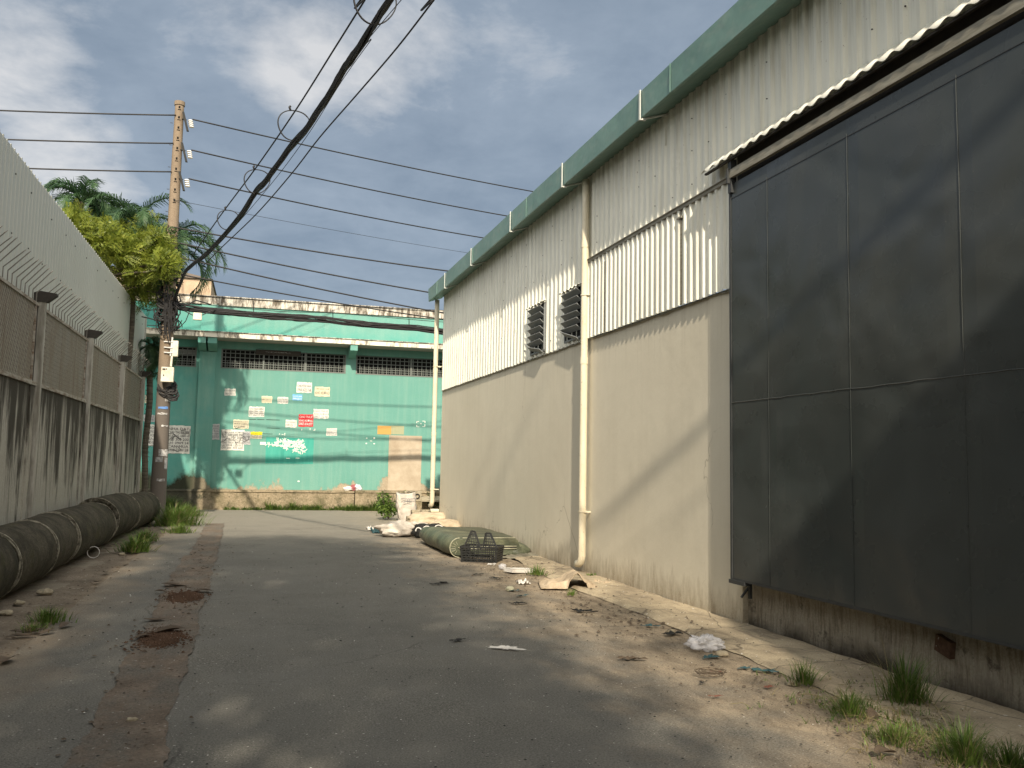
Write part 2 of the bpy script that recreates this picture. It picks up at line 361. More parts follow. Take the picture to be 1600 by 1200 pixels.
M_streak = mat('mould_streaked_concrete', m_streakwall, rough=.92, spec=.15)
M_post = mat('concrete_post', lambda n: n.mix(n.mr(n.noise(n.vmul(n.pos(), (3, 3, .5)), 3, 5), .4, .66), (.43, .41, .36), (.20, .185, .15)), rough=.85)
def m_meshp(n):
    p = n.pos(); x, y, z = n.xyz(p)
    def wv(sgn):
        a = n.m('ADD', n.m('MULTIPLY', y, 1.0), n.m('MULTIPLY', z, sgn * .62)); return n.m('ABSOLUTE', n.m('SINE', n.m('MULTIPLY', a, 38.0)))
    a = n.m('MINIMUM', wv(1), wv(-1)); wire = n.mr(a, .16, .42, 1, 0)
    rust = n.noise(n.vmul(p, (1, 2.2, .5)), 2.0, 6, .65)
    back = n.mix(n.mr(rust, .35, .65), (.10, .080, .058), (.165, .135, .10)); wc = n.mix(n.mr(rust, .4, .65), (.52, .49, .42), (.32, .265, .20))
    band = n.m('ABSOLUTE', n.m('SINE', n.m('MULTIPLY', y, 2.6)))
    c = n.mix(wire, back, wc); c = n.mix(n.mr(band, .0, .05, .7, 0), c, (.12, .07, .045))
    return [c, n.bump(wire, .8, .02)]
M_mesh = mat('expanded_metal_mesh', m_meshp, rough=.75, spec=.25)
M_railf = mat('fence_rail', lambda n: n.mix(n.mr(n.noise(n.vmul(n.pos(), (1, 1, 5)), 4, 5), .4, .65), (.36, .335, .285), (.16, .11, .075)), rough=.75)
M_spike = mat('spike_steel', lambda n: n.mix(n.noise(n.pos(), 6), (.24, .23, .20), (.10, .08, .065)), rough=.5, spec=.4)
M_rust = mat('dark_rusty_steel', lambda n: n.mix(n.noise(n.pos(), 10), (.022, .022, .020), (.062, .050, .040)), rough=.7)
def m_hoard(n):
    p = n.pos(); st = n.noise(n.vmul(p, (1, 5, .18)), 2.2, 5, .6); big = n.noise(p, .4, 3)
    c = n.mix(n.mr(big, .3, .7), (.42, .425, .375), (.475, .48, .43)); return n.mix(n.mr(st, .42, .75, 0, .35), c, (.43, .43, .385))
M_hoard = mat('white_hoarding_sheet', m_hoard, rough=.5, spec=.35)
def m_pipe(n):
    p = n.pos(); x, y, z = n.xyz(p); fine = n.noise(p, 26, 6, .75); md = n.noise(p, 2.6, 6, .65); gn = n.noise(n.vadd(p, (4, 1, 2)), 3.5, 5, .6)
    c = n.mix(n.mr(fine, .3, .72), (.030, .025, .017), (.115, .100, .072)); c = n.mix(n.mr(md, .42, .60, 0, .75), c, (.022, .019, .012))
    c = n.mix(n.mr(gn, .55, .70, 0, .55), c, (.055, .052, .020)); c = n.mix(n.mr(n.noise(p, 9, 5, .7), .64, .74, 0, .55), c, (.20, .185, .15))
    return [c, n.bump(n.m('ADD', fine, n.m('MULTIPLY', md, 2)), .6, .02)]
M_pipe = mat('mossy_pipe_concrete', m_pipe, rough=.9, spec=.2)
M_piperim = mat('pale_pipe_joint', lambda n: n.mix(n.mr(n.noise(n.pos(), 11, 5, .7), .38, .62), (.30, .275, .215), (.07, .062, .045)), rough=.92)
def m_pole(n):
    p = n.pos(); x, y, z = n.xyz(p); fine = n.noise(p, 24, 5, .7); md = n.noise(n.vmul(p, (2, 2, .8)), 2.0, 5)
    c = n.mix(n.mr(fine, .3, .7), (.175, .130, .090), (.25, .195, .14)); c = n.mix(n.mr(md, .4, .65, 0, .5), c, (.16, .125, .09))
    c = n.mix(n.mr(z, 4.3, 3.4, 0, .8), c, (.105, .095, .088))
    return [c, n.bump(fine, .4, .01)]
M_pole = mat('pole_concrete', m_pole, rough=.9)
M_black = mat('black_cable', lambda n: n.mix(n.noise(n.pos(), 8), (.012, .012, .014), (.035, .033, .032)), rough=.6)
M_ceramic = mat('white_ceramic', (.62, .62, .60), rough=.25, spec=.6)
M_boxw = mat('off_white_box', lambda n: n.mix(n.mr(n.noise(n.pos(), 7), .4, .7), (.66, .63, .53), (.48, .44, .34)), rough=.5)
def leafmat(name, a, b, c3, sc=2.2):
    def f(n):
        p = n.pos(); k = n.noise(p, sc, 3); q = n.noise(p, 14, 2)
        c = n.mix(n.mr(k, .35, .65), a, b); return n.mix(n.mr(q, .5, .7, 0, .7), c, c3)
    return mat(name, f, rough=.5, spec=.35, trans=.35)
M_palm = leafmat('palm_leaf', (.025, .062, .028), (.058, .118, .048), (.11, .18, .075))
M_leaf = leafmat('yellow_green_leaf', (.080, .118, .014), (.20, .24, .028), (.34, .35, .055), 4.0)
M_leafdk = leafmat('dark_leaf', (.03, .06, .02), (.06, .10, .03), (.09, .14, .04))
M_grass = leafmat('grass_blade', (.055, .105, .018), (.12, .195, .035), (.21, .27, .07), 6)
M_dry = leafmat('dry_grass', (.22, .185, .09), (.32, .27, .14), (.16, .12, .06), 6)
M_bark = mat('bark', lambda n: [n.mix(n.mr(n.noise(n.vmul(n.pos(), (1, 1, 6)), 3, 5), .35, .65), (.06, .05, .038), (.15, .13, .10)), None], rough=.95)
M_brown = mat('dead_leaf', lambda n: n.mix(n.noise(n.pos(), 20), (.050, .038, .027), (.115, .084, .058)), rough=.8)
M_char = mat('black_scrap', (.016, .016, .015), rough=.7)
M_white = mat('white_plastic', lambda n: n.mix(n.mr(n.noise(n.pos(), 6, 5), .35, .7), (.70, .68, .64), (.50, .47, .43)), rough=.55)
M_teal = mat('teal_plastic', (.035, .085, .095), rough=.5)
M_redp = mat('red_plastic', (.16, .055, .035), rough=.5)
def m_sack(n):
    p = n.pos(); k = n.noise(n.vmul(p, (1, 1, .3)), 6, 5); t = n.noise(p, 60, 2)
    c = n.mix(n.mr(k, .35, .7), (.58, .53, .47), (.40, .36, .31)); c = n.mix(n.mr(t, .4, .7, 0, .25), c, (.35, .30, .25)); 
    return [c, n.bump(n.m('ADD', n.noise(p, 9, 4), n.m('MULTIPLY', t, .2)), .6, .03)]
M_sack = mat('woven_white_sack', m_sack, rough=.8)
M_tan = mat('tan_cloth', lambda n: [n.mix(n.mr(n.noise(n.pos(), 7, 6, .7), .35, .68), (.50, .405, .29), (.29, .225, .15)), n.bump(n.noise(n.pos(), 10, 5), .8, .04)], rough=.95)
M_sacktan = mat('tan_bag', lambda n: [n.mix(n.mr(n.noise(n.pos(), 6, 6), .35, .68), (.53, .44, .32), (.40, .32, .22)), n.bump(n.noise(n.pos(), 8, 5), .7, .04)], rough=.9)
def m_matt(n):
    p = n.pos(); k = n.noise(p, 3.5, 5, .6)
    c = n.mix(n.mr(k, .35, .68), (.050, .060, .038), (.115, .125, .078)); c = n.mix(n.mr(n.noise(p, 1.9, 4), .50, .70, 0, .5), c, (.24, .235, .14))
    return [c, n.bump(n.m('ADD', k, n.m('MULTIPLY', n.noise(n.vmul(p, (3, 12, 3)), 4, 4), .6)), .6, .04)]
M_matt = mat('olive_mattress_vinyl', m_matt, rough=.45, spec=.45)
M_piping = mat('pale_piping', (.36, .35, .25), rough=.6)
M_crate = mat('black_crate_plastic', lambda n: n.mix(n.noise(n.pos(), 9), (.012, .013, .014), (.035, .036, .034)), rough=.45, spec=.4)
def m_block(n):
    p = n.pos(); fine = n.noise(p, 24, 6, .75)
    c = n.mix(n.mr(fine, .35, .65), (.42, .37, .27), (.24, .20, .14)); c = n.mix(n.mr(n.noise(p, 5, 5, .7), .54, .62, 0, .85), c, (.06, .055, .04))
    return [c, n.bump(fine, .8, .02)]
M_block = mat('stained_block', m_block, rough=.95)
def m_beige(n):
    p = n.pos(); st = n.noise(n.vmul(p, (2.5, 1, .5)), 1.5, 6, .7); c = n.mix(n.mr(n.noise(p, 3, 5), .35, .65), (.50, .37, .255), (.38, .28, .19)); return n.mix(n.mr(st, .50, .64, 0, .7), c, (.16, .115, .08))
M_beige = mat('stained_beige_render', m_beige, rough=.9)
M_doorpatch = mat('bricked_door_render', lambda n: [n.mix(n.mr(n.m('ADD', n.noise(n.pos(), 2.2, 6), n.m('MULTIPLY', n.noise(n.pos(), 20, 5), .3)), .45, .85), (.46, .39, .30), (.33, .265, .19)), None], rough=.9)

# ================================================================ SETTING
def sheet(name, pts, z, material, kind='structure', nx=1):
    b = MB(); b.add([(x, y, z) for x, y in pts], [tuple(range(len(pts)))]); o = b.build(name, material); tag(o, kind=kind); return o
b = MB(); b.grid(40, 40, lambda u, v: (-400 + 800 * u, -400 + 800 * v, -.03)); tag(b.build('ground', M_ground), kind='structure')
def rough_strip(name, xl, xr, y0, y1, ny, nx, zf, material, edge=.0):
    b = MB()
    def fn(u, v):
        y = y0 + (y1 - y0) * v; l = xl(y) + edge * fbm(y, 3.3, 0, 1.7) * (1 - u) ; r = xr(y) + edge * fbm(y, 9.1, 0, 1.7) * u
        x = l + (r - l) * u; return (x, y, zf(x, y, u))
    b.grid(nx, ny, fn); o = b.build(name, material, smooth=True); tag(o, kind='structure'); return o
rough_strip('road', lambda y: -1.85 - (0 if y < 22 else (y - 22) * .9), lambda y: 4.25 + (0 if y < 23.2 else 30), -20, 30.95, 240, 24,
            lambda x, y, u: .0 + .006 * fbm(x, y, 0, .6), M_asphalt, .05)
rough_strip('verge', lambda y: -3.42, lambda y: -1.83 + .02 * math.sin(y * 2), -20, 27.9, 420, 26,
            lambda x, y, u: -.012 + .045 * fbm(x, y, 0, 1.4) * min(1, (1 - u) * 3) + .02 * fbm(x, y, 2, 6) * min(1, (1 - u) * 5), M_verge, .10)
rough_strip('trench_patch', lambda y: -.88 - .022 * (y - 5.2) + (.10 if y > 16 else 0) + .02 * fbm(y, 0, 0, 9), lambda y: -.42 - .016 * (y - 5.2) + .02 * fbm(y, 7, 0, 9), -12, 24, 900, 8, lambda x, y, u: .0095 + .0015 * fbm(x, y, 0, 5), M_trench, .05)
rough_strip('pavement', lambda y: 4.06 + max(0, y - 11) * .055 + .03 * math.sin(y * .9), lambda y: 4.99 - .0133 * y, -2, 23.3, 420, 14,
            lambda x, y, u: (.008 if u == 0 else .034) + .006 * fbm(x, y, 0, 2.2), M_apron, .045)
# low heaps of red soil along the trench: crumbs of many sizes
def heap(px, py, rx, ry, hh, label, seed):
    c = onZ(px, py); b = MB(); q = random.Random(seed)
    b.grid(30, 10, lambda u, v: (c.x + rx * .75 * v * math.cos(u * 6.2832) * (1 + .35 * fbm(math.cos(u * 6.2832) + seed, math.sin(u * 6.2832), 0, 1.5)), c.y + ry * .75 * v * math.sin(u * 6.2832), .0105 + hh * .4 * max(0, 1 - v) * (1 + .6 * fbm(u * 6, v * 4, seed, 2))))
    for k in range(1500):
        a = q.uniform(0, 6.2832); r_ = abs(q.gauss(0, .5)); x = c.x + rx * r_ * math.cos(a); y = c.y + ry * r_ * math.sin(a); s_ = q.choice((.006, .008, .012, .018)); z = .011 + hh * .35 * max(0, 1 - r_)
        b.add([(x + s_, y, z), (x, y + s_, z), (x - s_, y, z), (x, y - s_, z), (x + q.uniform(-.3, .3) * s_, y, z + s_ * q.uniform(.5, 1.1))], [(0, 1, 4), (1, 2, 4), (2, 3, 4), (3, 0, 4)])
    tag(b.build('soil_heap', M_redsoil), label, 'soil', 'red soil heaps on the trench', 'stuff')
heap(288, 934, .25, .55, .05, 'farther heap of crumbly red soil on the trench strip', 1)
heap(250, 1000, .23, .48, .045, 'nearer heap of crumbly red soil on the trench strip, beside a brown leaf', 2)

# ================================================================ WAREHOUSE (right)
TF = Matrix.Translation((4.98, 0, 0)) @ Matrix.Rotation(.0133, 4, 'Z')
WB = lambda: MB(TF)
Y0, YE = -1.9, 23.42
wh = empty('warehouse', (4.98, 10, 0), 'long warehouse of cream plaster below ivory corrugated sheets with sea green gutter', 'warehouse')
b = WB(); b.box(0, 8.37, -.1, .22, YE, 3.56)                                  # plaster wall up to the door opening
b.box(0, Y0, 4.6, .22, 8.37, 4.8)
b.box(.22, YE - .22, -.1, 14, YE, 3.56)
b.build('wall', M_plaster, wh)
b = WB(); b.box(-.006, 8.372, .0, 0.0, 9.06, 3.545); o = b.build('wall', M_plaster, wh); o['label'] = 'slightly proud strip of plaster beside the black door'
b = WB(); b.grid(90, 8, lambda u, v: (.055 + .018 * fbm(u * 12, v, 0, 2.5), Y0 + (8.368 - Y0) * u, -.05 + .66 * v)); b.build('plinth', M_plinth, wh)
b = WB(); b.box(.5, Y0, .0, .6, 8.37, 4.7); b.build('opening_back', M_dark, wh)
# corrugated cladding
def ribs(b, y0, y1, z0, z1, x, pitch=.125, h=.022, thick=.0):
    prof = []; y = y0
    while y < y1 - .001:
        for d, hh in ((0, 0), (pitch * .52, 0), (pitch * .66, h), (pitch * .86, h)):
            if y + d < y1: prof.append((y + d, hh))
        y += pitch
    prof.append((y1, 0)); n = len(prof); vs_ = []
    for (yy, hh) in prof:
        vs_.append((x - hh, yy, z0(yy) if callable(z0) else z0)); vs_.append((x - hh, yy, z1(yy) if callable(z1) else z1))
    b.add(vs_, [(2 * i, 2 * i + 1, 2 * i + 3, 2 * i + 2) for i in range(n - 1)])
zb = lambda y: 3.545 + .012 * fbm(y, 0, 0, 2.0)
b = WB(); ribs(b, Y0, 8.45, 4.70, 6.2, -.012, .19, .034); ribs(b, 8.45, 12.62, 4.60, 6.2, -.012, .175, .032); ribs(b, 12.62, 19.05, zb, 6.2, -.012, .215, .030); ribs(b, 19.05, YE, zb, 6.2, -.02, .235, .032)
b.build('cladding', M_clad, wh)
b = WB(); ribs(b, 8.385, 12.72, zb, 4.74, -.040, .150, .030)
b.build('cladding', M_clad_patch, wh)['label'] = 'lower patch of newer ribbed sheets beside the door'
b = WB(); b.box(-.075, 8.40, 4.71, -.03, 12.74, 4.755); b.box(-.09, 8.40, 4.752, -.03, 12.74, 4.762); b.build('flashing', M_rail, wh)
b = WB()
for (ya, yb) in ((8.5, 9.9), (9.9, 12.6), (12.8, 15.0), (15.0, 19.0), (19.0, 23.4)):
    b.grid(40, 1, lambda u, v: (-.002 - .034 * v, ya + (yb - ya) * u, 3.555 - .028 * v + .014 * fbm(ya + (yb - ya) * u, 5, 0, 3.2) ))
b.build('flashing', M_rail, wh)
b = WB(); b.box(-.058, 9.645, 3.56, -.034, 9.675, 4.71); b.box(-.08, 9.60, 4.60, -.03, 9.72, 4.625); b.build('sheet_joint_strip', M_rail, wh)
b = WB(); b.box(-.055, 12.05, 3.56, -.034, 12.08, 4.60); b.build('sheet_joint_strip', M_rail, wh)
rnd = random.Random(5)
for z in (3.75, 4.2, 4.95, 5.35, 5.75):
    y = 5.0
    while y < 23:
        if not (8.4 < y < 12.7 and z < 4.7): 
            yy = 12.62 + round((y - 12.62) / .125) * .125 + .10 if y > 12.62 else y
            if not (8.4 > y and z < 5): b = WB(); b.obox((-.040, yy, z + rnd.uniform(-.02, .02)), (.006, 0, 0), (0, .005, 0), (0, 0, .005)); b.build('screw', M_rust, wh)
        y += rnd.choice((.5, 1.0, 1.5)) if y > 9 else rnd.choice((.4, .8))
# louvred vents
def louvre(y0, y1, z0, z1, bent):
    b = WB(); b.box(-.02, y0, z0, -.055, y0 + .035, z1); b.box(-.02, y1 - .035, z0, -.055, y1, z1); b.box(-.02, y0, z0, -.055, y1, z0 + .03)
    fr = b.build('louvre_vent', M_louvre, wh)
    b = WB(); b.add([(-.042, y0 + .03, z0), (-.042, y1 - .03, z0), (-.042, y1 - .03, z1), (-.042, y0 + .03, z1)], [(0, 1, 2, 3)]); b.build('dark_opening', M_dark, fr)
    n = 7
    for k in range(n):
        z = z0 + .06 + (z1 - z0 - .14) * k / (n - 1); t = bent if k == 0 else rnd.uniform(-.01, .01)
        b = WB(); b.obox((-.085, (y0 + y1) / 2, z), (.042, 0, -.034), (0, (y1 - y0) / 2 - .02, t), (.003, 0, .004)); b.build('slat', M_louvre, fr)
    b = WB()
    b.grid(36, 2, lambda u, v: (-.03 - .10 * v, y0 - .07 + (y1 - y0 + .16) * u, z1 + .045 - .045 * v + .014 * math.sin(u * 36))); b.build('rain_hood', M_clad, fr)
louvre(14.80, 15.58, 3.60, 4.46, .06); louvre(12.98, 13.76, 3.60, 4.42, .09)
# gutter and straps
b = WB(); gx, gz0, gz1 = -.37, 5.985, 6.33
prof = [(-.012, 6.10), (gx + .02, gz0), (gx, gz0 + .01), (gx - .015, gz1), (gx + .012, gz1), (gx + .02, gz0 + .03), (-.03, 6.13), (-.012, 6.3)]
ny = 64; vs_ = []; n = len(prof)
for i in range(ny + 1):
    y = Y0 + (YE + .35 - Y0) * i / ny; wob = .012 * fbm(y, 0, 0, .8)
    for (x, z) in prof: vs_.append((x + wob * .5, y, z + wob))
fs_ = [(i * n + k, i * n + k + 1, (i + 1) * n + k + 1, (i + 1) * n + k) for i in range(ny) for k in range(n - 1)]
b.add(vs_, fs_); b.add([(x, YE + .352, z) for (x, z) in prof[:5]] + [(-.012, YE + .352, 6.33)], [(0, 1, 2, 3, 4, 5)]); b.build('gutter', M_gutter, wh)
for y in (9.28, 14.9, 18.8, 22.6, 4.4): b = WB(); b.box(gx - .022, y, 5.99, gx - .012, y + .012, 6.335); b.build('gutter_seam', M_gutter, wh)
for y in (1.2, 4.0, 6.9, 10.08, 12.98, 15.85, 18.9, 21.6):
    b = WB(); b.box(gx - .035, y, 5.965, gx - .022, y + .035, 6.34); b.box(gx - .035, y, 5.952, gx + .05, y + .035, 5.966)
    b.obox(((gx + -.02) / 2, y + .018, 6.02), (.18, 0, .055), (0, .016, 0), (-.003, 0, .008)); b.build('gutter_strap', M_strap, wh)
for y in (10.08, 12.98): b = WB(); b.obox((-.03, y + .05, 5.80), (.010, 0, 0), (0, .014, 0), (0, 0, .12)); b.build('strap_stay', M_clad, wh)
# roof
b = WB(); b.grid(2, 1, lambda u, v: (-.05 + 15 * u, Y0 + (YE + .1 - Y0) * v, 6.30 + (2.6 * u))); b.build('roof', M_gutter, wh)
b = WB(); b.box(.02, YE - .06, 3.56, 14.9, YE, 6.28); b.build('end_gable', M_clad, wh)
b = WB(); b.box(.0, YE + .02, 6.3, .25, YE + .25, 6.55); b.build('parapet_stub', M_fascia, wh)
# awning above the door, rail band, sliding door
b = WB()
def aw(u, v):
    y = Y0 + (8.86 - Y0) * u; s_ = math.sin(y / .19 * 2 * math.pi)
    return (-.03 - .19 * v, y, 5.065 - .175 * v + .016 * s_)
b.grid(900, 1, aw); md = b.build('awning', M_clad, wh, smooth=True); so = md.modifiers.new('thick', 'SOLIDIFY'); so.thickness = .004
b = WB(); b.box(-.19, Y0, 4.862, -.16, 8.82, 4.882); b.build('awning_batten', M_rust, wh)
b = WB(); b.box(-.05, Y0, 4.58, -.03, 8.36, 4.96); b.build('opening_shadow_board', M_rust, wh)  # dark board stands in for the shade in the recess under the awning
b = WB(); b.box(-.175, Y0, 4.675, -.135, 8.32, 4.765); b.build('door_rail', M_rail, wh)
b = WB()
b.box(-.17, 8.29, 4.52, -.10, 8.35, 4.88); b.box(-.20, 8.31, 4.62, -.10, 8.33, 4.78); b.build('rail_bracket', M_doortrim, wh)
dr = b = WB(); b.box(-.135, Y0 + .3, .475, -.10, 8.375, 4.62); dr = b.build('sliding_door', M_door, wh); dr['label'] = 'charcoal sheet steel door'
b = WB()
for y in (7.66, 6.43, 5.19, 3.97, 2.75, 1.5):
    pts = []
    for i in range(120):
        z = .49 + 4.0 * i / 119; pts.append((-.1365 - .0014 * abs(fbm(y, z, 0, 6)), y + .006 * fbm(y, z, 0, 1.5), z))
    b.tube(pts, .0035, 4)
b.build('vertical_seam', M_door, dr)
b = WB(); pts = [(-.1370, Y0 + .4 + (8.36 - Y0 - .4) * i / 400, 2.29 + .008 * fbm(i * .05, 0, 0, 1.5)) for i in range(401)]
b.tube(pts, .004, 4); b.build('horizontal_seam', M_door, dr)
b = WB(); b.box(-.1395, Y0 + .3, 4.462, -.134, 8.37, 4.468); b.box(-.140, Y0 + .3, .476, -.134, 8.37, .50); b.box(-.143, 8.345, .478, -.134, 8.378, 4.6)
b.build('door_edge', M_doortrim, dr)
b = WB(); b.box(-.15, 8.10, .44, -.09, 8.40, .478); b.box(-.03, 8.20, .30, .0, 8.23, .47); b.obox((-.04, 8.24, .38), (.06, 0, .07), (0, .01, 0), (.006, 0, -.006)); b.build('door_guide', M_doortrim, wh)
b = WB(); b.obox((.035, 5.62, .33), (.03, 0, .0), (0, .075, 0.02), (0, -.01, .06)); b.build('broken_brick', M_redsoil, wh)
# downspouts
def downspout(y, x, r, z0, joints):
    b = WB(); b.tube([(x, y, 6.02), (x, y, 5.6), (x, y, 3.0), (x, y, z0 + .12), (x - .005, y + .03, z0 + .04), (x - .01, y + .10, z0), (x - .01, y + .17, z0 - .004)], r, 18)
    d = b.build('downspout', M_pvc, wh, smooth=True)
    for z in joints: b = WB(); b.tube([(x, y, z - .05), (x, y, z + .05)], r + .006, 18); b.build('coupling', M_pvc, d)
    for z in (.92, 4.2):
        b = WB(); b.tube([(x, y, z), (x, y, z + .02)], r + .01, 18); b.box(x, y - .08, z, 0, y - .06, z + .02); b.box(x, y + .06, z, 0, y + .08, z + .02); b.build('pipe_clamp', M_pvc, d)
    b = WB(); b.tube([(x - .01, y + .165, z0 - .004), (x - .01, y + .176, z0 - .004)], r * .86, 18); b.build('pipe_mouth', M_dark, d)
downspout(12.72, -.10, .055, .15, (5.0, 3.2)); downspout(23.62, -.16, .062, .50, (4.1, 2.4))

# ================================================================ building behind the camera on the right: its shadow lies across the door
bb = empty('office_block', (7, -8, 0), 'tall plain rendered block beside the warehouse, near the camera', 'building')
b = MB(); b.box(2.74, -14, -.1, 12, -2.0, 7.66); b.build('wall', M_beige, bb)
b = MB(); b.box(3.0, -13.8, 7.66, 11.9, -2.3, 7.70); b.build('roof', M_coping, bb)
for yy in (-4.5, -8, -11.5):
    for zz in (1.2, 4.6):
        b = MB(); b.box(2.68, yy, zz, 2.735, yy + 1.4, zz + 1.3); wdw = b.build('window', M_grille, bb)
        b = MB(); b.box(2.67, yy + .08, zz + .08, 2.678, yy + 1.32, zz + 1.22); b.build('pane', M_dark, wdw)

# ================================================================ GREEN BUILDING (end of the lane)
GY = 31.1
gb = empty('turquoise_building', (0, GY, 0), 'long turquoise walled building with grilled windows across the end of the lane', 'building')
XL, XR = -16, 22
b = MB()
holes = [(-5.6, -2.07), (-1.30, 2.80), (3.14, 7.0), (7.4, 11.4)]
b.box(XL, GY, -.1, XR, GY + .25, 4.67)
xs = XL
for (a, c) in holes: b.box(xs, GY, 4.67, a, GY + .25, 5.30); xs = c
b.box(xs, GY, 4.67, XR, GY + .25, 5.30); b.box(XL, GY, 5.30, XR, GY + .25, 5.56); b.box(XL, GY, 5.56, XR, GY + .25, 6.74)
b.box(XL, GY + .25, -.1, XL + .25, GY + 14, 6.74); b.box(XR - .25, GY + .25, -.1, XR, GY + 14, 6.74); b.box(XL, GY + 14, -.1, XR, GY + 14.2, 6.74)
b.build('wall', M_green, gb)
b = MB(); b.box(XL, GY - .05, 6.74, XR, GY + .3, 7.0); b.box(XL, GY - .09, 7.0, XR, GY + .34, 7.045); b.build('parapet_coping', M_coping, gb)
b = MB(); b.box(XL, GY - .86, 5.56, XR, GY, 5.725); b.build('canopy', M_fascia, gb)
b = MB(); b.box(XL, GY - .90, 5.725, XR, GY, 5.745); b.build('canopy_top_edge', M_coping, gb)
b = MB(); b.box(XL, GY - .84, 5.552, XR, GY - .002, 5.558); b.build('canopy_soffit', M_soffit, gb)
for (a, c) in ((-2.0, -1.76), (-1.70, -1.42), (2.86, 3.10), (7.06, 7.3)):
    b = MB(); b.add([(a, GY - .82, 5.552), (c, GY - .82, 5.552), (c, GY, 5.552), (a, GY, 5.552), (a, GY - .82, 5.36), (c, GY - .82, 5.36), (c, GY, 5.16), (a, GY, 5.16)],
        [(3, 2, 1, 0), (4, 5, 6, 7), (0, 1, 5, 4), (1, 2, 6, 5), (2, 3, 7, 6), (3, 0, 4, 7)]); b.build('canopy_beam', M_green, gb)
b = MB(); b.box(-1.98, GY - .10, .66, -1.46, GY, 5.16); b.box(-1.98, GY - .08, 5.75, -1.46, GY, 6.74); b.build('pilaster', M_green, gb)
# windows: recess, frame, grille
for (a, c) in holes:
    b = MB(); b.box(a, GY - .01, 4.64, c, GY + .06, 4.68); b.box(a, GY + .1, 5.27, c, GY + .12, 5.30); b.box(a, GY + .02, 4.68, a + .05, GY + .06, 5.30); b.box(c - .05, GY + .02, 4.68, c, GY + .06, 5.30)
    n = max(1, round((c - a) / 1.6))
    for k in range(1, n): x = a + (c - a) * k / n; b.box(x - .03, GY + .0, 4.68, x + .03, GY + .05, 5.30)
    wd = b.build('window', M_grille, gb)
    b = MB(); x = a + .14
    while x < c - .05: b.box(x - .011, GY + .022, 4.68, x + .011, GY + .036, 5.30); x += .155
    for z in (4.83, 5.02, 5.16): b.box(a + .05, GY + .008, z - .011, c - .05, GY + .0215, z + .011)
    x = a + .2
    while x < c - .05: b.box(x - .006, GY + .05, 4.68, x + .006, GY + .056, 4.9); x += .155
    b.box(a + .05, GY + .057, 4.75, c - .05, GY + .062, 4.763); b.box(a + .05, GY + .057, 4.90, c - .05, GY + .062, 4.912)
    b.build('grille', M_grille, wd)
    b = MB(); b.box(a, GY + .20, 4.66, c, GY + .24, 5.31); b.build('dark_glass', M_dark, wd)
b = MB(); b.box(-3.4, GY + .12, 5.06, -2.12, GY + .15, 5.22); b.build('pale_sheet', M_louvre, gb)
# ledge at the foot
b = MB()
def ledge(x0, x1, yf, z):
    nx = int((x1 - x0) * 6)
    pr = lambda x: [(yf + .02 * fbm(x, 0, 0, 2), -.1), (yf + .02 * fbm(x, 1, 0, 3), z - .07), (yf - .035, z - .06 + .012 * fbm(x, 2, 0, 2)), (yf - .03, z + .012 * fbm(x, 3, 0, 2)), (GY + .01, z + .01)]
    vs_ = []
    for i in range(nx + 1):
        x = x0 + (x1 - x0) * i / nx; vs_ += [(x, y, zz) for (y, zz) in pr(x)]
    b.add(vs_, [(i * 5 + k, (i + 1) * 5 + k, (i + 1) * 5 + k + 1, i * 5 + k + 1) for i in range(nx) for k in range(4)])
ledge(XL, 3.2, GY - .34, .64); ledge(3.2, 9, GY - .62, .66)
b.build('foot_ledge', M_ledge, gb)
b = MB(); a = onY(608, 680, GY); c = onY(657, 765, GY)
b.box(a.x, GY - .022, .66, c.x, GY - .004, a.z); o = b.build('blocked_doorway', M_doorpatch, gb)
b = MB(); a = onY(416, 683, GY); c = onY(489, 725, GY)
b.box(a.x, GY - .006, c.z, c.x, GY - .002, a.z)
b.build('repainted_patch', mat('repaint_teal', lambda n: n.mix(n.mr(n.noise(n.vmul(n.pos(), (4, 1, .6)), 2, 5), .35, .65), (.04, .30, .245), (.075, .36, .29)), rough=.85), gb)
b = MB(); a = onY(590, 665, GY); c = onY(611, 679, GY); b.box(a.x, GY - .007, c.z, c.x, GY - .002, a.z); b.build('painted_patch', mat('ochre_paint', (.50, .29, .09)), gb)
b = MB(); a = onY(611.3, 665, GY); c = onY(631, 679, GY); b.box(a.x, GY - .007, c.z, c.x, GY - .002, a.z); b.build('painted_patch', mat('khaki_paint', lambda n: n.mix(n.noise(n.vmul(n.pos(), (9, 1, 1)), 5), (.40, .36, .22), (.24, .30, .20))), gb)
def strokes(name, rects, material, parent):
    b = MB()
    for (x0, y0, x1, y1) in rects:
        a = onY(x0, y0, GY); c = onY(x1, y1, GY); b.box(a.x, GY - .0085, c.z, c.x, GY - .003, a.z)
    return b.build(name, material, parent)
rs = random.Random(11); rc = []
WHP = mat('white_paint_marks', (.72, .74, .68))
rr = []
for (x0, y0, w_, h_) in [(650.5, 658, 1.2, 3), (650.5, 658, 4, 1), (660, 657.5, 4, 1), (663.5, 658, 1, 3), (650.5, 664, 1.2, 3), (651, 666.6, 4, .8), (660, 666, 3.5, .9), (663.3, 663, 1, 3.5), (657, 661.5, 1.4, 1.2),
                         (572, 684, 2, 1.4), (583.5, 683.4, 2.4, 2.4), (571.4, 692, 2, 1.8), (583.5, 692.5, 2.2, 1.6), (578, 688.5, 3.5, 1), (471, 670, 1, 2.6), (484, 669, 1, 3), (489, 672, 3.4, 1), (491.5, 670, 1, 2.4),
                         (447, 715.5, 6, 1.2), (462, 715.2, 6, 1.2), (436, 677.5, 1.4, 1.4), (440, 678.5, 3, 1), (444.5, 676.5, 1, 4), (465, 751, 3, 2), (406.5, 690.5, 9, 4.5)]:
    rr.append((x0, y0, x0 + w_, y0 + h_))
strokes('paint_marks', rr, WHP, gb)
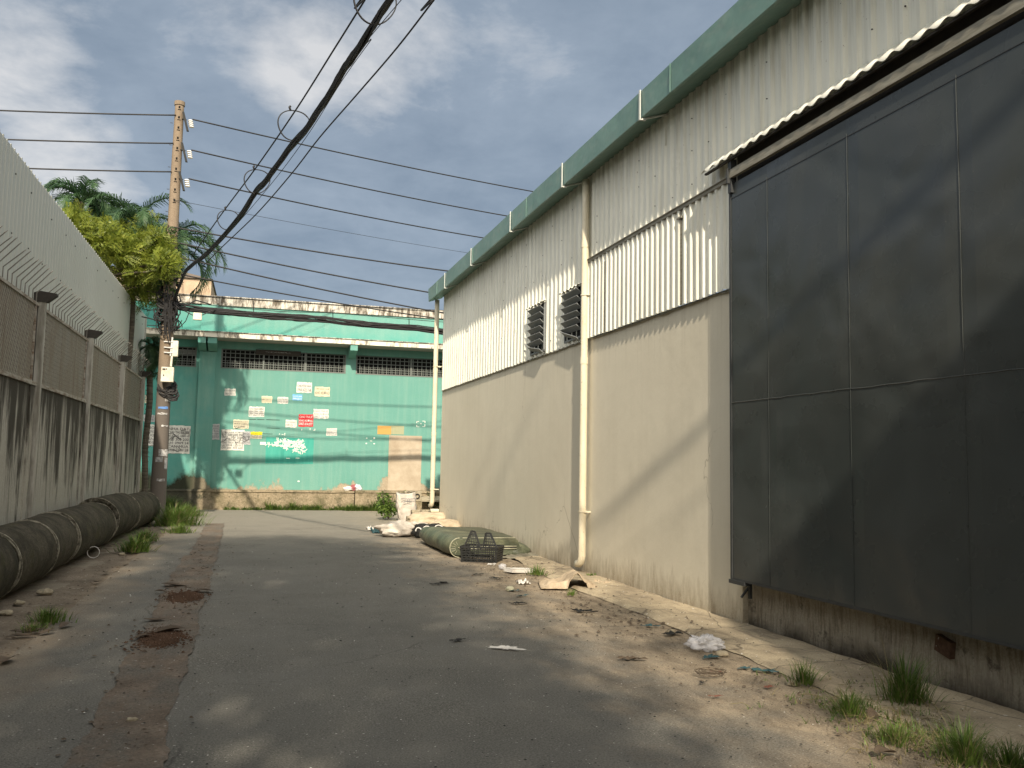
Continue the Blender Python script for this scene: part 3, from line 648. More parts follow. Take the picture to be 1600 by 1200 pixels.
b = MB()                                                               # white sprayed scrawl on the repainted patch
def scrawl(px, py, s_, n, seed):
    q = random.Random(seed)
    for k in range(n):
        pts = [];x = px + q.uniform(-1, 1) * s_; y = py + q.uniform(-.9, .9) * s_; an = q.uniform(0, 6)
        for i in range(6):
            p = onY(x, y, GY); pts.append((p.x, GY - .008, p.z)); x += math.cos(an) * 1.2; y += math.sin(an) * 1.0; an += q.uniform(-1.3, 1.3)
        b.tube(pts, .012, 4)
for i in range(9): scrawl(433 + i * 4.9, 688 + i * .55, 3.3, 7, i)
for i in range(4): scrawl(444 + i * 1.5, 699, 2.5, 4, 40 + i)
for i in range(4): scrawl(461 + i * 4.2, 703, 3.0, 5, 60 + i)
for i in range(11): scrawl(420 + i * 5.4, 695 + i * .35, 1.0, 5, 80 + i)
b.build('sprayed_scrawl', WHP, gb)
# dark smears above the yellow poster
strokes('dark_smears', [(389, 654.6, 400, 655.6), (402, 655, 413, 656), (416, 655.3, 437, 656.6), (417, 668.4, 437, 669.4), (411, 677.4, 426, 678.3)], M_char, gb)

# older beige building above the roofline
ob = empty('beige_outbuilding', (-3, 37, 0), 'stained beige rendered building rising behind the turquoise roofline', 'building')
p1 = onY(225, 432, 37); p2 = onY(330.5, 437, 37); pr = onY(285, 425, 37)
b = MB(); b.box(-9, 37, 0, p2.x, 44, p2.z); b.build('wall', M_beige, ob)
b = MB(); b.add([(-9.1, 36.9, p2.z), (p2.x + .06, 36.9, p2.z), (pr.x, 36.9, pr.z), (-9.1, 36.9, pr.z), (-9.1, 44, p2.z), (p2.x + .06, 44, p2.z), (pr.x, 44, pr.z), (-9.1, 44, pr.z)],
      [(0, 1, 2, 3), (1, 5, 6, 2), (3, 2, 6, 7), (5, 4, 7, 6), (4, 0, 3, 7), (0, 4, 5, 1)]); b.build('roof', mat('dark_roof', lambda n: n.mix(n.noise(n.pos(), 3, 5), (.10, .085, .075), (.21, .17, .14)), rough=.9), ob)

# ================================================================ POSTERS on the turquoise wall
def text_mesh(s_, x0, x1, z0, z1, y, material, parent, name='lettering', squash=True):
    cu = bpy.data.curves.new('tmp', 'FONT'); cu.body = s_; cu.resolution_u = 2
    ob_ = bpy.data.objects.new('tmp', cu); COL.objects.link(ob_)
    dg = bpy.context.evaluated_depsgraph_get(); me = bpy.data.meshes.new_from_object(ob_.evaluated_get(dg))
    bpy.data.objects.remove(ob_); bpy.data.curves.remove(cu)
    if not me.vertices: return
    xs_ = [v.co.x for v in me.vertices]; ys_ = [v.co.y for v in me.vertices]
    ax, bx, ay, by = min(xs_), max(xs_), min(ys_), max(ys_)
    off = worldloc(parent)
    for v in me.vertices:
        v.co = Vector((x0 + (v.co.x - ax) / (bx - ax) * (x1 - x0), y, z0 + (v.co.y - ay) / (by - ay) * (z1 - z0))) - off
    me.materials.clear(); me.materials.append(material); o = bpy.data.objects.new(name, me); COL.objects.link(o); o.parent = parent; return o
def paper(n, a, b_):
    return mat(n, lambda q: q.mix(q.mr(q.noise(q.pos(), 7, 5, .65), .38, .68), a, b_), rough=.85)
P_WHITE = paper('paper_white', (.70, .69, .64), (.55, .55, .50)); P_CREAM = paper('paper_cream', (.66, .62, .46), (.55, .50, .36)); P_GREY = paper('paper_grey', (.50, .50, .50), (.36, .37, .38))
P_RED = paper('paper_red', (.58, .03, .04), (.45, .03, .04)); P_BLUE = paper('paper_blue', (.12, .36, .62), (.16, .42, .66)); P_YEL = paper('paper_yellow', (.75, .60, .02), (.66, .52, .03))
INK = mat('black_ink', (.05, .05, .055)); INKG = mat('grey_ink', (.17, .17, .18)); INKW = mat('white_ink', (.78, .76, .72)); INKS = mat('scribble_ink', (.09, .09, .09))
def poster(x0, y0, x1, y1, paper_m, lines, label, ink=INK, tilt=0, scrib=0, seed=0, layer=0):
    a = onY(x0, (y0 + y0) / 2, GY); c = onY(x1, y1, GY); e = empty('poster', (a.x, GY, c.z), label, 'poster')
    yb = GY - .004 - .006 * layer; W_, H_ = c.x - a.x, a.z - c.z
    b = MB(); q = random.Random(seed + int(x0))
    top = []; n = 10
    vs_ = []
    for j in range(5):
        for i in range(n + 1):
            ed = 1 if i in (0, n) or j in (0, 4) else 0
            vs_.append((a.x + W_ * i / n + ed * q.uniform(-.012, .012), yb - .002 - abs(q.gauss(0, .0015)), c.z + H_ * j / 4 + ed * q.uniform(-.010, .010)))
    b.add(vs_, [(j * (n + 1) + i, j * (n + 1) + i + 1, (j + 1) * (n + 1) + i + 1, (j + 1) * (n + 1) + i) for j in range(4) for i in range(n)])
    b.build('sheet', paper_m, e)
    yl = yb - .0105
    if lines:
        tot = sum(h for _, h in lines); z = a.z - .06 * H_
        for (t, h) in lines:
            hh = h / tot * .88 * H_
            if t: text_mesh(t, a.x + .05 * W_, c.x - .05 * W_, z - hh * .84, z - hh * .10, yl, ink, e)
            z -= hh
    if scrib:
        b = MB()
        for k in range(scrib):
            x = a.x + q.uniform(.1, .8) * W_; zz_ = c.z + q.uniform(.15, .85) * H_; an = q.uniform(0, 6); pts = []
            for i in range(9):
                pts.append((min(max(x, a.x + .01), c.x - .01), yl, min(max(zz_, c.z + .01), a.z - .01))); x += math.cos(an) * .055; zz_ += math.sin(an) * .045; an += q.uniform(-1.1, 1.1)
            b.tube(pts, .007, 4)
        b.build('pen_scribble', INKS, e)
    return e
poster(351, 607, 368, 618.5, P_WHITE, [('CHUYỂN NHÀ', 1), ('', .4), ('0909 345 112', 1)], 'small white poster alone at the left, just under the window corner', INKG)
poster(409, 618.5, 425, 630, P_CREAM, [('CẦN MUA', 1), ('ĐẤT', 1), ('NHÀ', 1)], 'faded cream poster with nearly blank print, left of a white one', paper('faint_ink', (.48, .42, .30), (.52, .45, .33)))
poster(434, 620, 450, 631, P_WHITE, [('CHUYỂN NHÀ', 1), ('0933 21 68', 1)], 'small white poster between the faded cream and blue posters', INKG)
poster(457, 616, 472, 626, P_BLUE, [('CHUYỂN NHÀ', 1), ('0904 522 11', 1)], 'small sky blue poster below the big white moving house poster', INKW)
poster(464, 597, 487, 614, P_WHITE, [('CHUYỂN NHÀ', 1.1), ('0968.622.768', .9)], 'white poster reading CHUYỂN NHÀ, highest of the posters')
poster(492, 604, 515, 620, P_CREAM, [('CẦN CHO THUÊ', .6), ('KHO XƯỞNG', 1.2), ('', .15)], 'cream poster reading KHO XƯỞNG beside the highest white one')
poster(389, 635, 413, 652, P_WHITE, [('CHO THUÊ XƯỞNG', 1.3), ('200m²  500m²  1000m²', .9), ('300m²  700m²  2000m²', .9), ('ĐT: 0909 212 414', .9)], 'white poster with rows of sizes in three columns')
poster(467, 647, 489, 667, P_RED, [('CHO THUÊ', 1), ('KHO XƯỞNG', 1), ('0907.414.077', 1)], 'bright red poster with white capital letters', INKW)
poster(490, 639, 513, 654.5, P_WHITE, [('CHO THUÊ', 1), ('KHO XƯỞNG', 1), ('0917. 32 40', 1)], 'white poster with thin dark print, right of the red poster', INKG)
poster(446, 656, 463, 668, P_WHITE, [('CHO THUÊ KHO', 1), ('0909 126 121', 1)], 'small white poster left of the red poster', INKG)
poster(365, 655.5, 388.5, 670, P_CREAM, [('NHẬN KÝ GỬI', 1), ('ĐẤT NỀN', 1), ('0908222012', 1.3)], 'greyed cream poster with bold number, above the large group of handbills', INKG, scrib=1, layer=1)
poster(346, 671, 381, 704, P_WHITE, [('CHO THUÊ XƯỞNG', 1), ('DT: 300 500 700', 1), ('1000 1500 2000', 1), ('HOC MON CU CHI', 1), ('CHO THUE XUONG', 1), ('LH 0908 222 012', 1), ('DT 200 400 600', .9)], 'large white handbill sheet with close print and black scribble, by the pilaster', scrib=5)
poster(379.5, 674, 391, 695, P_GREY, [('BAN DAT', 1), ('NHA XUONG', 1), ('0903 45', 1), ('CHO THUE', 1)], 'narrow grey handbill overlapping the large handbill sheet', scrib=2, layer=1)
poster(391.5, 674.5, 409.5, 679.8, P_YEL, [('NHÀ ĐẤT GIÁ', 1)], 'thin bright yellow poster strip beside the handbills', mat('yellow_ink', (.45, .30, .02)))
poster(391.5, 680.2, 409, 685.5, P_CREAM, [('0938 220 414', 1)], 'thin cream poster strip directly under the yellow strip', INKG)
poster(510, 669, 526.5, 681, P_WHITE, [('CHO THUÊ', 1), ('XƯỞNG', 1), ('0917 4', 1)], 'faded small white poster, farthest right below the red one', paper('pale_ink', (.40, .40, .38), (.46, .46, .44)))
poster(319.5, 662, 342.5, 687, P_GREY, [('CHO THUE', .8), ('NHA XUONG', .8), ('KHO BAI', .8), ('DT 500 1000', .8), ('0908 0313', 1.2)], 'grey handbill fixed on the pilaster in the shade', INKG)
poster(262, 664.5, 295.5, 709, P_WHITE, [('NHA DAT', 1), ('CHO THUE KHO', 1), ('XUONG 1000 m', 1), ('500 300 200', 1), ('LH: 0909 14', 1), ('CAN MUA', 1), ('0908 22 01 28', 1)], 'tall white handbill sheet with scribbles, just right of the pole', scrib=6)
poster(226, 663, 241, 697, P_WHITE, [('KHO', 1), ('XUONG', 1), ('500', 1), ('BAN', 1), ('0909', 1)], 'tall white handbill half hidden behind the pole, at the left', INKG, scrib=1)
poster(225, 648, 241, 659, P_GREY, [('CHO THUE', 1), ('0908', 1)], 'grey handbill above the one behind the pole, left', INKG)
poster(227, 617, 238, 630, P_CREAM, [('BAN', 1), ('DAT', 1)], 'small cream handbill beside the end of the fence', INKG)
e = empty('notice_board', (1.1, GY, 5.2), 'dark name board with a line of small white letters above the middle window', 'sign')
a = onY(400, 546, GY); c = onY(470, 557, GY); b = MB(); b.box(a.x, GY - .05, c.z, c.x, GY - .02, a.z); b.build('board', M_rust, e)
a = onY(415, 549.5, GY); c = onY(454, 552.5, GY); text_mesh('TNHH SẢN XUẤT THƯƠNG MẠI - DV', a.x, c.x, c.z, a.z, GY - .054, INKW, e)

# ================================================================ LEFT FENCE, HOARDING
FX = -3.30
posts = [-4.0, .8, 5.6, 10.45, 15.1, 19.3, 23.75, 27.85]
fe = empty('perimeter_fence', (FX, 12, 0), 'mould streaked concrete fence topped with mesh panels and slanted spikes', 'fence')
RT, RB = 3.92, 2.72
for i in range(len(posts) - 1):
    y0, y1 = posts[i] + .0, posts[i + 1]
    b = MB(); b.box(FX - .07, y0, -.1, FX - .01, y1, RB - .03); b.build('concrete_panel', M_streak, fe)
    b = MB(); b.box(FX - .010, y1 - .36, -.1, FX + .012, y1 - .085, RB - .06); b.build('concrete_stile', M_streak, fe)
    b = MB(); b.box(FX - .05, y0 + .11, RB + .03, FX - .035, y1 - .22, RT - .02); b.build('mesh_panel', M_mesh, fe)
    b = MB(); b.box(FX - .06, y1 - .22, RB + .02, FX - .03, y1 - .04, RT - .02); b.build('rusty_plate', M_rust, fe)
    b = MB(); b.box(FX - .07, y0, RB - .045, FX + .02, y1 - .03, RB + .012); b.build('lower_rail', M_railf, fe)
    b = MB(); b.box(FX - .06, y0 + .08, RT - .03, FX - .01, y1 - .04, RT + .015); b.box(FX - .034, y0 + .10, RB + .01, FX - .008, y0 + .125, RT - .03); b.box(FX - .034, y1 - .24, RB + .01, FX - .008, y1 - .215, RT - .03); b.build('upper_rail', M_railf, fe)
    b = MB(); y = y0 + .22; rs = random.Random(i)
    while y < y1 - .1:
        j = rs.uniform(-.015, .015); k = rs.uniform(-.03, .03)
        b.tube([(FX - .03, y, RT), (FX - .03, y + j, RT + .17), (FX + .20, y + j * 2, RT + .42 + k), (FX + .23, y + j * 2, RT + .45 + k)], [.0085, .0085, .0075, .003], 5); y += .235
    sp = b.build('spike_row', M_spike, fe)
    
for y in posts:
    b = MB(); b.box(FX - .04, y - .055, -.1, FX + .07, y + .055, RT + .06); o = bevel(b.build('post', M_post, fe), .012)
    b = MB(); b.add([(FX - .10, y - .065, RT + .05), (FX + .09, y - .065, RT + .05), (FX + .22, y - .065, RT + .16), (FX + .22, y - .065, RT + .19), (FX - .02, y - .065, RT + .22), (FX - .10, y - .065, RT + .19)] +
                    [(FX - .10, y + .065, RT + .05), (FX + .09, y + .065, RT + .05), (FX + .22, y + .065, RT + .16), (FX + .22, y + .065, RT + .19), (FX - .02, y + .065, RT + .22), (FX - .10, y + .065, RT + .19)],
        [(5, 4, 3, 2, 1, 0), (6, 7, 8, 9, 10, 11)] + [(k, (k + 1) % 6, 6 + (k + 1) % 6, 6 + k) for k in range(6)]); b.build('post_bracket', M_rust, fe)
HX = -3.50; HZ = 5.97
ho = empty('hoarding', (HX, 12, 0), 'tall off white ribbed metal hoarding standing behind the spiked fence', 'hoarding')
b = MB(); pr = []; y = -6
while y < 29.6:
    for d, hh in ((0, 0), (.13, 0), (.145, .03), (.185, .03), (.2, 0)): pr.append((y + d, hh))
    y += .2
vs_ = []; q = random.Random(3)
for (yy, hh) in pr: zt = HZ + .0026 * (yy - 14) + (.016 if hh else 0) + .012 * fbm(yy, 0, 0, 1.2); vs_ += [(HX - .03 + hh * .30, yy, 0), (HX - .03 + hh * .30, yy, zt)]
n = len(pr); b.add(vs_, [(2 * i, 2 * i + 2, 2 * i + 3, 2 * i + 1) for i in range(n - 1)]); o = b.build('ribbed_sheet', M_hoard, ho)
md = o.modifiers.new('thick', 'SOLIDIFY'); md.thickness = .006
b = MB()
for z in (1.5, 3.2, 4.9, 5.75): b.box(HX - .10, -6, z, HX - .045, 29.55, z + .05)
b.build('back_rail', M_rust, ho)
b = MB()
for k in range(22):
    y = 6 + k * 1.13; 
    for z in (5.62, 4.75): b = MB(); b.obox((HX - .010, y + q.uniform(-.3, .3), z + q.uniform(-.03, .03)), (.006, 0, 0), (0, .009, 0), (0, 0, .011)); b.build('screw', M_rust, ho)
b = MB(); b.box(HX - .03, 29.57, 0, HX + .02, 29.62, HZ + .03); b.build('end_trim', M_hoard, ho)

# ================================================================ CONCRETE PIPES
def pipe(c0, c1, r, label, jag=0, seed=0):
    c0 = Vector(c0); c1 = Vector(c1); ax = (c1 - c0).normalized(); u = ax.cross(Vector((0, 0, 1))).normalized(); w_ = u.cross(ax)
    e = empty('concrete_pipe', ((c0 + c1) / 2 - Vector((0, 0, r))), label, 'concrete pipe', 'concrete pipes lying along the foot of the fence')
    L = (c1 - c0).length; na, nl = 56, 22; b = MB(); vs_ = []
    for j in range(nl + 1):
        t = j / nl
        for i in range(na):
            a = 2 * math.pi * i / na; rr_ = r + .004 * fbm(math.cos(a) * 2, math.sin(a) * 2, t * 3 + seed, 1.6) - (.018 if j in (0, nl) else 0)
            dl = 0
            if j in (0, nl): dl = (jag * abs(fbm(math.cos(a) * 2, math.sin(a) * 2, seed + j, 1.5)))
            vs_.append(c0 + ax * (L * t + (dl if j == 0 else -dl)) + (u * math.cos(a) + w_ * math.sin(a)) * rr_)
    b.add(vs_, [(j * na + i, j * na + (i + 1) % na, (j + 1) * na + (i + 1) % na, (j + 1) * na + i) for j in range(nl) for i in range(na)])
    b.build('barrel', M_pipe, e, smooth=True)
    for s_, c in ((1, c0), (-1, c1)):
        b = MB(); vs_ = []
        for (off, rr_) in ((0.0, r - .012), (0.0, r - .075), (.5 * L, r - .08)):
            for i in range(na):
                a = 2 * math.pi * i / na; dl = .6 * jag * abs(fbm(math.cos(a) * 2, math.sin(a) * 2, seed + (0 if s_ == 1 else nl), 1.5)) if off == 0 else 0
                vs_.append(c + ax * s_ * (off + dl + .002) + (u * math.cos(a) + w_ * math.sin(a)) * rr_)
        b.add(vs_, [(j * na + i, j * na + (i + 1) % na, (j + 1) * na + (i + 1) % na, (j + 1) * na + i) for j in range(2) for i in range(na)]); b.build('rim', M_piperim, e, smooth=True)
    b = MB()
    for t in (.004, .996):
        b = MB(); b.tube([c0 + ax * (L * t) + (u * math.cos(a) + w_ * math.sin(a)) * (r - .004 + .004 * math.sin(a * 5 + seed)) for a in [2 * math.pi * i / 48 for i in range(49)]], .010, 6, cap=False); b.build('rim_edge', M_piperim, e, smooth=True)
PX = -2.86
PS = [(4.6, 6.75, .40, 'wide mossy concrete pipe outside the photo, nearest the camera', 0), (6.85, 8.95, .40, 'mossy concrete pipe just before the left edge of the photo', 0), (9.03, 11.15, .405, 'dark mossy concrete pipe cut by the left edge of the photo', 0), (11.25, 12.95, .40, 'mossy concrete pipe, second from the left edge of the photo', 0),
      (13.02, 14.55, .40, 'mossy concrete pipe with a pale lip, third from the left edge', 0), (14.66, 17.75, .41, 'long mossy concrete pipe just before the broken joint', 0),
      (18.0, 20.7, .42, 'mossy concrete pipe with a broken jagged near end', .22), (20.8, 23.8, .40, 'farthest mossy concrete pipe, its end beside the grass', 0)]
for i, (a, c, r, lb, jg) in enumerate(PS):
    f = lambda y: PX + (0 if y < 17 else (y - 17) * .03)
    r_z = r - .02 + (.05 if i == 6 else (.02 if i == 7 else 0))
    pipe((f(a) + .015 * (-1) ** i, a, r_z), (f(c) - .02 * (-1) ** i, c, r_z + (0 if i != 4 else .01)), r, lb, jg, i * 3.1)

# ================================================================ UTILITY POLE
pb = onY(247, 775, 25.5); pt = onY(281, 160, 25.5); PB = Vector((pb.x, 25.5, 0)); PT = Vector((pt.x, 25.5, pt.z))
PB = PT + (Vector((pb.x, 25.5, pb.z)) - PT) * (PT.z / (PT.z - pb.z)); PB.z = 0
pat = lambda z: PB + (PT - PB) * (z / PT.z)
po = empty('utility_pole', PB, 'tall tan concrete power pole carrying insulators, boxes and stuck on leaflets', 'utility pole')
b = MB()
zs = [-.1 + (PT.z + .1) * i / 46 for i in range(47)]
vs_ = []; nn = 14
for z in zs:
    r = .205 - .088 * z / PT.z; c = pat(z)
    for i in range(nn): a = 2 * math.pi * i / nn; vs_.append((c.x + r * math.cos(a), c.y + r * math.sin(a), z))
b.add(vs_, [(j * nn + i, j * nn + (i + 1) % nn, (j + 1) * nn + (i + 1) % nn, (j + 1) * nn + i) for j in range(46) for i in range(nn)] + [tuple(46 * nn + i for i in range(nn))]); b.build('shaft', M_pole, po, smooth=True)
b = MB(); b.tube([pat(PT.z - .10), pat(PT.z + .01)], .14, 14); b.build('cap', M_pole, po)
b = MB(); z = 8.6
while z < 11.3:
    c = pat(z); r = .205 - .088 * z / PT.z; b.obox((c.x + .01, c.y - r + .004, z), (.022, 0, 0), (0, .010, 0), (0, 0, .030)); b.obox((c.x + .01, c.y - r + .004, z - .07), (.04, 0, 0), (0, .010, 0), (0, 0, .009)); z += .29
b.build('step_hole', M_dark, po)
b = MB(); z = 8.3
while z < 11.3:
    c = pat(z); b.tube([(c.x - .15, c.y, z), (c.x - .21, c.y - .01, z)], .008, 5); z += .62
b.build('step_bolt', M_rust, po)
INS = []
for (px, py) in ((288, 190), (286, 238), (282, 283)):
    c = onY(px, py, 25.35); q_ = pat(c.z); b = MB()
    b.obox((c.x + .03, c.y, c.z), (.03, 0, .0), (0, .04, 0), (.07, 0, -.26)); b.tube([(q_.x + .05, c.y + .1, c.z + .1), (c.x + .05, c.y, c.z + .05)], .02, 6); ibk = b.build('insulator_bracket', M_char, po)
    b = MB(); x0 = c.x + .16
    for k in range(4): b.tube([(x0 + .01 * k, c.y, c.z + .06 - .055 * k), (x0 + .01 * k, c.y, c.z + .03 - .055 * k)], [.055, .07], 12)
    b.build('insulator', M_ceramic, ibk); INS.append(Vector((x0 + .05, c.y, c.z + .09)))
def box_px(name, x0, y0, x1, y1, Y, d, material, parent, bev=.012):
    a = onY(x0, y0, Y); c = onY(x1, y1, Y); b = MB(); b.box(a.x, Y, c.z, c.x, Y + d, a.z); o = b.build(name, material, parent); bevel(o, bev); return o
box_px('meter_box', 252, 573, 270.5, 597, 25.05, .2, M_boxw, po)
b = MB(); a = onY(254, 575.5, 25.04); c = onY(258.5, 577.6, 25.04); b.box(a.x, 25.035, c.z, c.x, 25.046, a.z); a = onY(259.6, 575.5, 25.04); c = onY(261, 577.4, 25.04); b.box(a.x, 25.035, c.z, c.x, 25.046, a.z)
a = onY(255, 585, 25.04); c = onY(256.3, 587.5, 25.04); b.box(a.x, 25.035, c.z, c.x, 25.046, a.z); b.build('box_mark', M_char, po)
box_px('tall_box', 269.5, 532, 277.5, 557, 25.3, .14, M_boxw, po)
b = MB(); c = onY(267, 540, 25.32); b.tube([onY(269.5, 527, 25.32), onY(266.3, 556, 25.32)], .022, 8)
for py in (534, 543, 551): b.tube([onY(256, py - .5, 25.29), onY(270, py + .5, 25.3)], .016, 6)
b.build('box_bracket', M_ceramic, po)
b = MB(); b.tube([onY(268.5, 557, 25.3), onY(267, 573, 25.25)], .03, 8); b.build('conduit', M_boxw, po)
b = MB()                                                              # tangle of black wire on the shaft
q = random.Random(21)
def tangle(b, px, py, rad, n, Y, r=.012, turns=7, flat=.6):
    for k in range(n):
        pts = []; a0 = q.uniform(0, 6.28); rr_ = rad * q.uniform(.5, 1.1); c = onY(px + q.uniform(-3, 3), py + q.uniform(-6, 6), Y); tx = q.uniform(-.5, .5)
        for i in range(16): a = a0 + i / 15 * q.uniform(4, 6.3); pts.append((c.x + rr_ * math.cos(a), c.y + rr_ * flat * math.sin(a), c.z + rr_ * .8 * math.sin(a + tx) + q.uniform(-.01, .01)))
        b.tube(pts, r, 5)
tangle(b, 261, 607, .21, 12, 25.42, .022); tangle(b, 268, 614, .15, 10, 25.3, .02); b.build('wire_coil', M_black, po); b = MB()
tangle(b, 263, 470, .26, 12, 25.45, .018); tangle(b, 261, 488, .30, 12, 25.45, .016); tangle(b, 263, 505, .32, 7, 25.45, .014); tangle(b, 266, 430, .22, 8, 25.5, .016); tangle(b, 265, 455, .24, 10, 25.5, .016)
b.build('wire_tangle', M_black, po)
b = MB()
for k in range(26):
    x = q.uniform(256, 272); y0 = q.uniform(440, 500); b.tube([onY(x, y0, 25.26), onY(x + q.uniform(-4, 4), y0 + 20, 25.24), onY(x + q.uniform(-5, 5), y0 + q.uniform(28, 45), 25.26)], .015, 5)
b.build('hanging_wire', M_black, po)
b = MB(); qv = random.Random(8)
for k in range(30):
    leaf_quads(b, onY(265 + qv.uniform(-5, 6), 355 + k * 3.6, 25.35), 13, .15, .12, qv, 1.0)
b.build('climbing_vine', M_leafdk, po)
b = MB(); b.tube([onY(270, 470, 25.3), onY(285, 484, 25.2), onY(300, 492, 25.1), onY(312, 494, 25.2), onY(330, 486, 25.3), onY(345, 482, 25.5)], .014, 6)
b.tube([onY(266, 470, 25.3), onY(280, 482, 25.2), onY(292, 477, 25.2), onY(306, 469, 25.3), onY(330, 476, 25.4)], .018, 6)
b.tube([onY(296, 487, 25.2), onY(290, 502, 25.2), onY(282, 510, 25.25), onY(268, 511, 25.3), onY(246, 509, 25.4), onY(230, 508, 25.5)], .012, 6)
b.tube([onY(263, 486, 25.3), onY(249, 483, 25.4), onY(232, 485, 25.6), onY(222, 482, 26.5)], .012, 6)
b.tube([onY(262, 500, 25.3), onY(249, 502, 25.4), onY(232, 497, 25.6), onY(222, 495, 26.5)], .018, 6)
b.tube([onY(250, 480, 25.2), onY(244, 492, 25.2), onY(244, 512, 25.2), onY(252, 524, 25.2), onY(262, 522, 25.25)], .013, 6)
b.tube([onY(275, 480, 25.2), onY(279, 495, 25.2), onY(274, 512, 25.2), onY(266, 519, 25.25)], .016, 6); b.build('slack_wire', M_black, po)
box_px('splice_box', 302, 488, 315, 500, 25.1, .12, M_boxw, po)
STK = [(247, 635, 262, 639, 'sticker_blue'), (246, 644.5, 261, 648, 'sticker_white'), (258, 619, 265, 627, 'sticker_white'), (252, 664, 262, 666.5, 'sticker_white'), (248, 702, 262, 713, 'sticker_white'), (243, 714, 254, 722, 'sticker_grey'), (245, 748, 257, 752, 'sticker_white'), (257, 715, 263, 733, 'sticker_grey')]
SM = {'sticker_blue': mat('sticker_blue', (.12, .25, .55)), 'sticker_white': mat('sticker_white', lambda n: n.mix(n.mr(n.noise(n.pos(), 14, 5), .40, .6), (.52, .51, .50), (.22, .21, .20))), 'sticker_grey': mat('sticker_grey', lambda n: n.mix(n.mr(n.noise(n.pos(), 14, 5), .4, .6), (.38, .38, .38), (.18, .18, .18)))}
for (x0, y0, x1, y1, mm) in STK:
    a = onY(x0, y0, 25.3); c = onY(x1, y1, 25.3); b = MB(); pz = (a.z + c.z) / 2; cc = pat(pz); r = .205 - .088 * pz / PT.z + .004
    def st(u, v):
        x = a.x + (c.x - a.x) * u - cc.x; x = max(-r * .96, min(r * .96, x)); return (cc.x + x, cc.y - math.sqrt(max(0, r * r - x * x)) - .003, c.z + (a.z - c.z) * v + .02 * fbm(u * 3, v * 2, x0, 1))
    b.grid(8, 3, st); b.build('leaflet', SM[mm], po)

# ================================================================ CABLES
def cable(pts, r, label, name='power_cable', group=None, sag=0, n=40, cat='cable', wig=0.0):
    a, c = Vector(pts[0]), Vector(pts[-1]); q_ = []
    if len(pts) == 2:
        for i in range(n + 1):
            t = i / n; p = a.lerp(c, t); p.z -= sag * 4 * t * (1 - t); 
            if wig: p += Vector((fbm(t * 20, 0, 0, 1), fbm(t * 20, 5, 0, 1), fbm(t * 20, 9, 0, 1))) * wig
            q_.append(p)
    else: q_ = [Vector(p) for p in pts]
    b = MB(); b.tube(q_, r, 7); o = b.build(name, M_black, smooth=True); return tag(o, label, cat, group)
g1 = 'three high power lines running right from the pole'
ends = [onY(845, 290, 31.0), onY(805, 328, 31.0), onY(768, 362, 31.0)]
for s_, e_, wd_ in zip(INS, ends, ('uppermost', 'middle', 'lowest')):
    far = s_ + (e_ - s_) * 1.9; cable([s_, far], .020, wd_ + ' of the three high power lines running right from the pole insulators', group=g1, sag=.28)
b2 = [((275, 180), (0, 167)), ((271, 224), (0, 212)), ((268, 268.5), (0, 256))]
for (p_, e_), wd_ in zip(b2, ('uppermost', 'middle', 'lowest')):
    s_ = onY(p_[0], p_[1], 25.4); t_ = onY(e_[0], e_[1], 25.0); cable([s_, s_ + (t_ - s_) * 2.6], .020, wd_ + ' of the three power lines leaving the pole to the left', group='power lines leaving the pole to the left', sag=.10)
for (x0, y0, x1, y1, wd_) in ((272, 355, 712, 417, 'uppermost'), (272, 378, 690, 452, 'middle'), (272, 400, 676, 478, 'lowest')):
    s_ = onY(x0, y0, 25.3); e_ = onY(x1, y1, 25.9); cable([s_, s_ + (e_ - s_) * 1.7], .021, wd_ + ' of the three lower power lines crossing the lane before the turquoise building', group='lower power lines crossing the lane', sag=.16)
s_ = onY(268, 426, 25.3); e_ = onY(676, 491, 26.2); cable([s_, s_ + (e_ - s_) * 1.5], .018, 'single power line crossing just above the turquoise parapet', sag=.12)
s_ = onY(270, 312, 25.3); e_ = onY(735, 392, 31); cable([s_, s_ + (e_ - s_) * 1.5], .006, 'very thin grey line high over the lane', sag=.1)
s_ = onY(225, 455, 25.6); e_ = onY(676, 482, 26.6); cable([s_, s_ + (e_ - s_) * 1.3], .010, 'thin wire strung along the parapet coping', sag=.06)
# thick bundle along the turquoise wall with its messenger wire
BZ = [(268, 477), (300, 482), (345, 487), (400, 492), (425, 494), (470, 497), (515, 500), (560, 506), (600, 509), (640, 512), (690, 518)]
ctr = [onY(x, y, 25.35 + (x - 268) / 420 * .55) for x, y in BZ]; ctr.append(ctr[-1] + (ctr[-1] - ctr[-2]) * 3)
def smooth(pts, k=6):
    out = []
    P = [pts[0]] + pts + [pts[-1]]
    for i in range(1, len(P) - 2):
        for j in range(k):
            t = j / k; p0, p1, p2_, p3 = P[i - 1], P[i], P[i + 1], P[i + 2]
            out.append(.5 * ((2 * p1) + (p2_ - p0) * t + (2 * p0 - 5 * p1 + 4 * p2_ - p3) * t * t + (3 * p1 - p0 - 3 * p2_ + p3) * t ** 3))
    out.append(pts[-1]); return out
def bundle(ctr, nst, rad, r, label, seed, taper=None):
    c = smooth([Vector(p) for p in ctr]); b = MB(); q_ = random.Random(seed)
    for s_ in range(nst):
        ph = q_.uniform(0, 6.28); fr = q_.uniform(-.12, .12); rr_ = rad * math.sqrt(q_.random()); pts = []
        for i, p in enumerate(c):
            k = rr_ * (1 + .35 * fbm(i * .15, s_, 0, 1)); a = ph + fr * i + .8 * fbm(i * .12, s_ * 3, 0, 1); pts.append(p + Vector((math.cos(a) * k * .5, math.cos(a) * k * .5, math.sin(a) * k)))
        b.tube(pts, r, 5)
    return tag(b.build('cable_bundle', M_black), label, 'cable bundle')
bundle(ctr, 22, .085, .016, 'thick black cable bundle running right across the turquoise facade', 3)
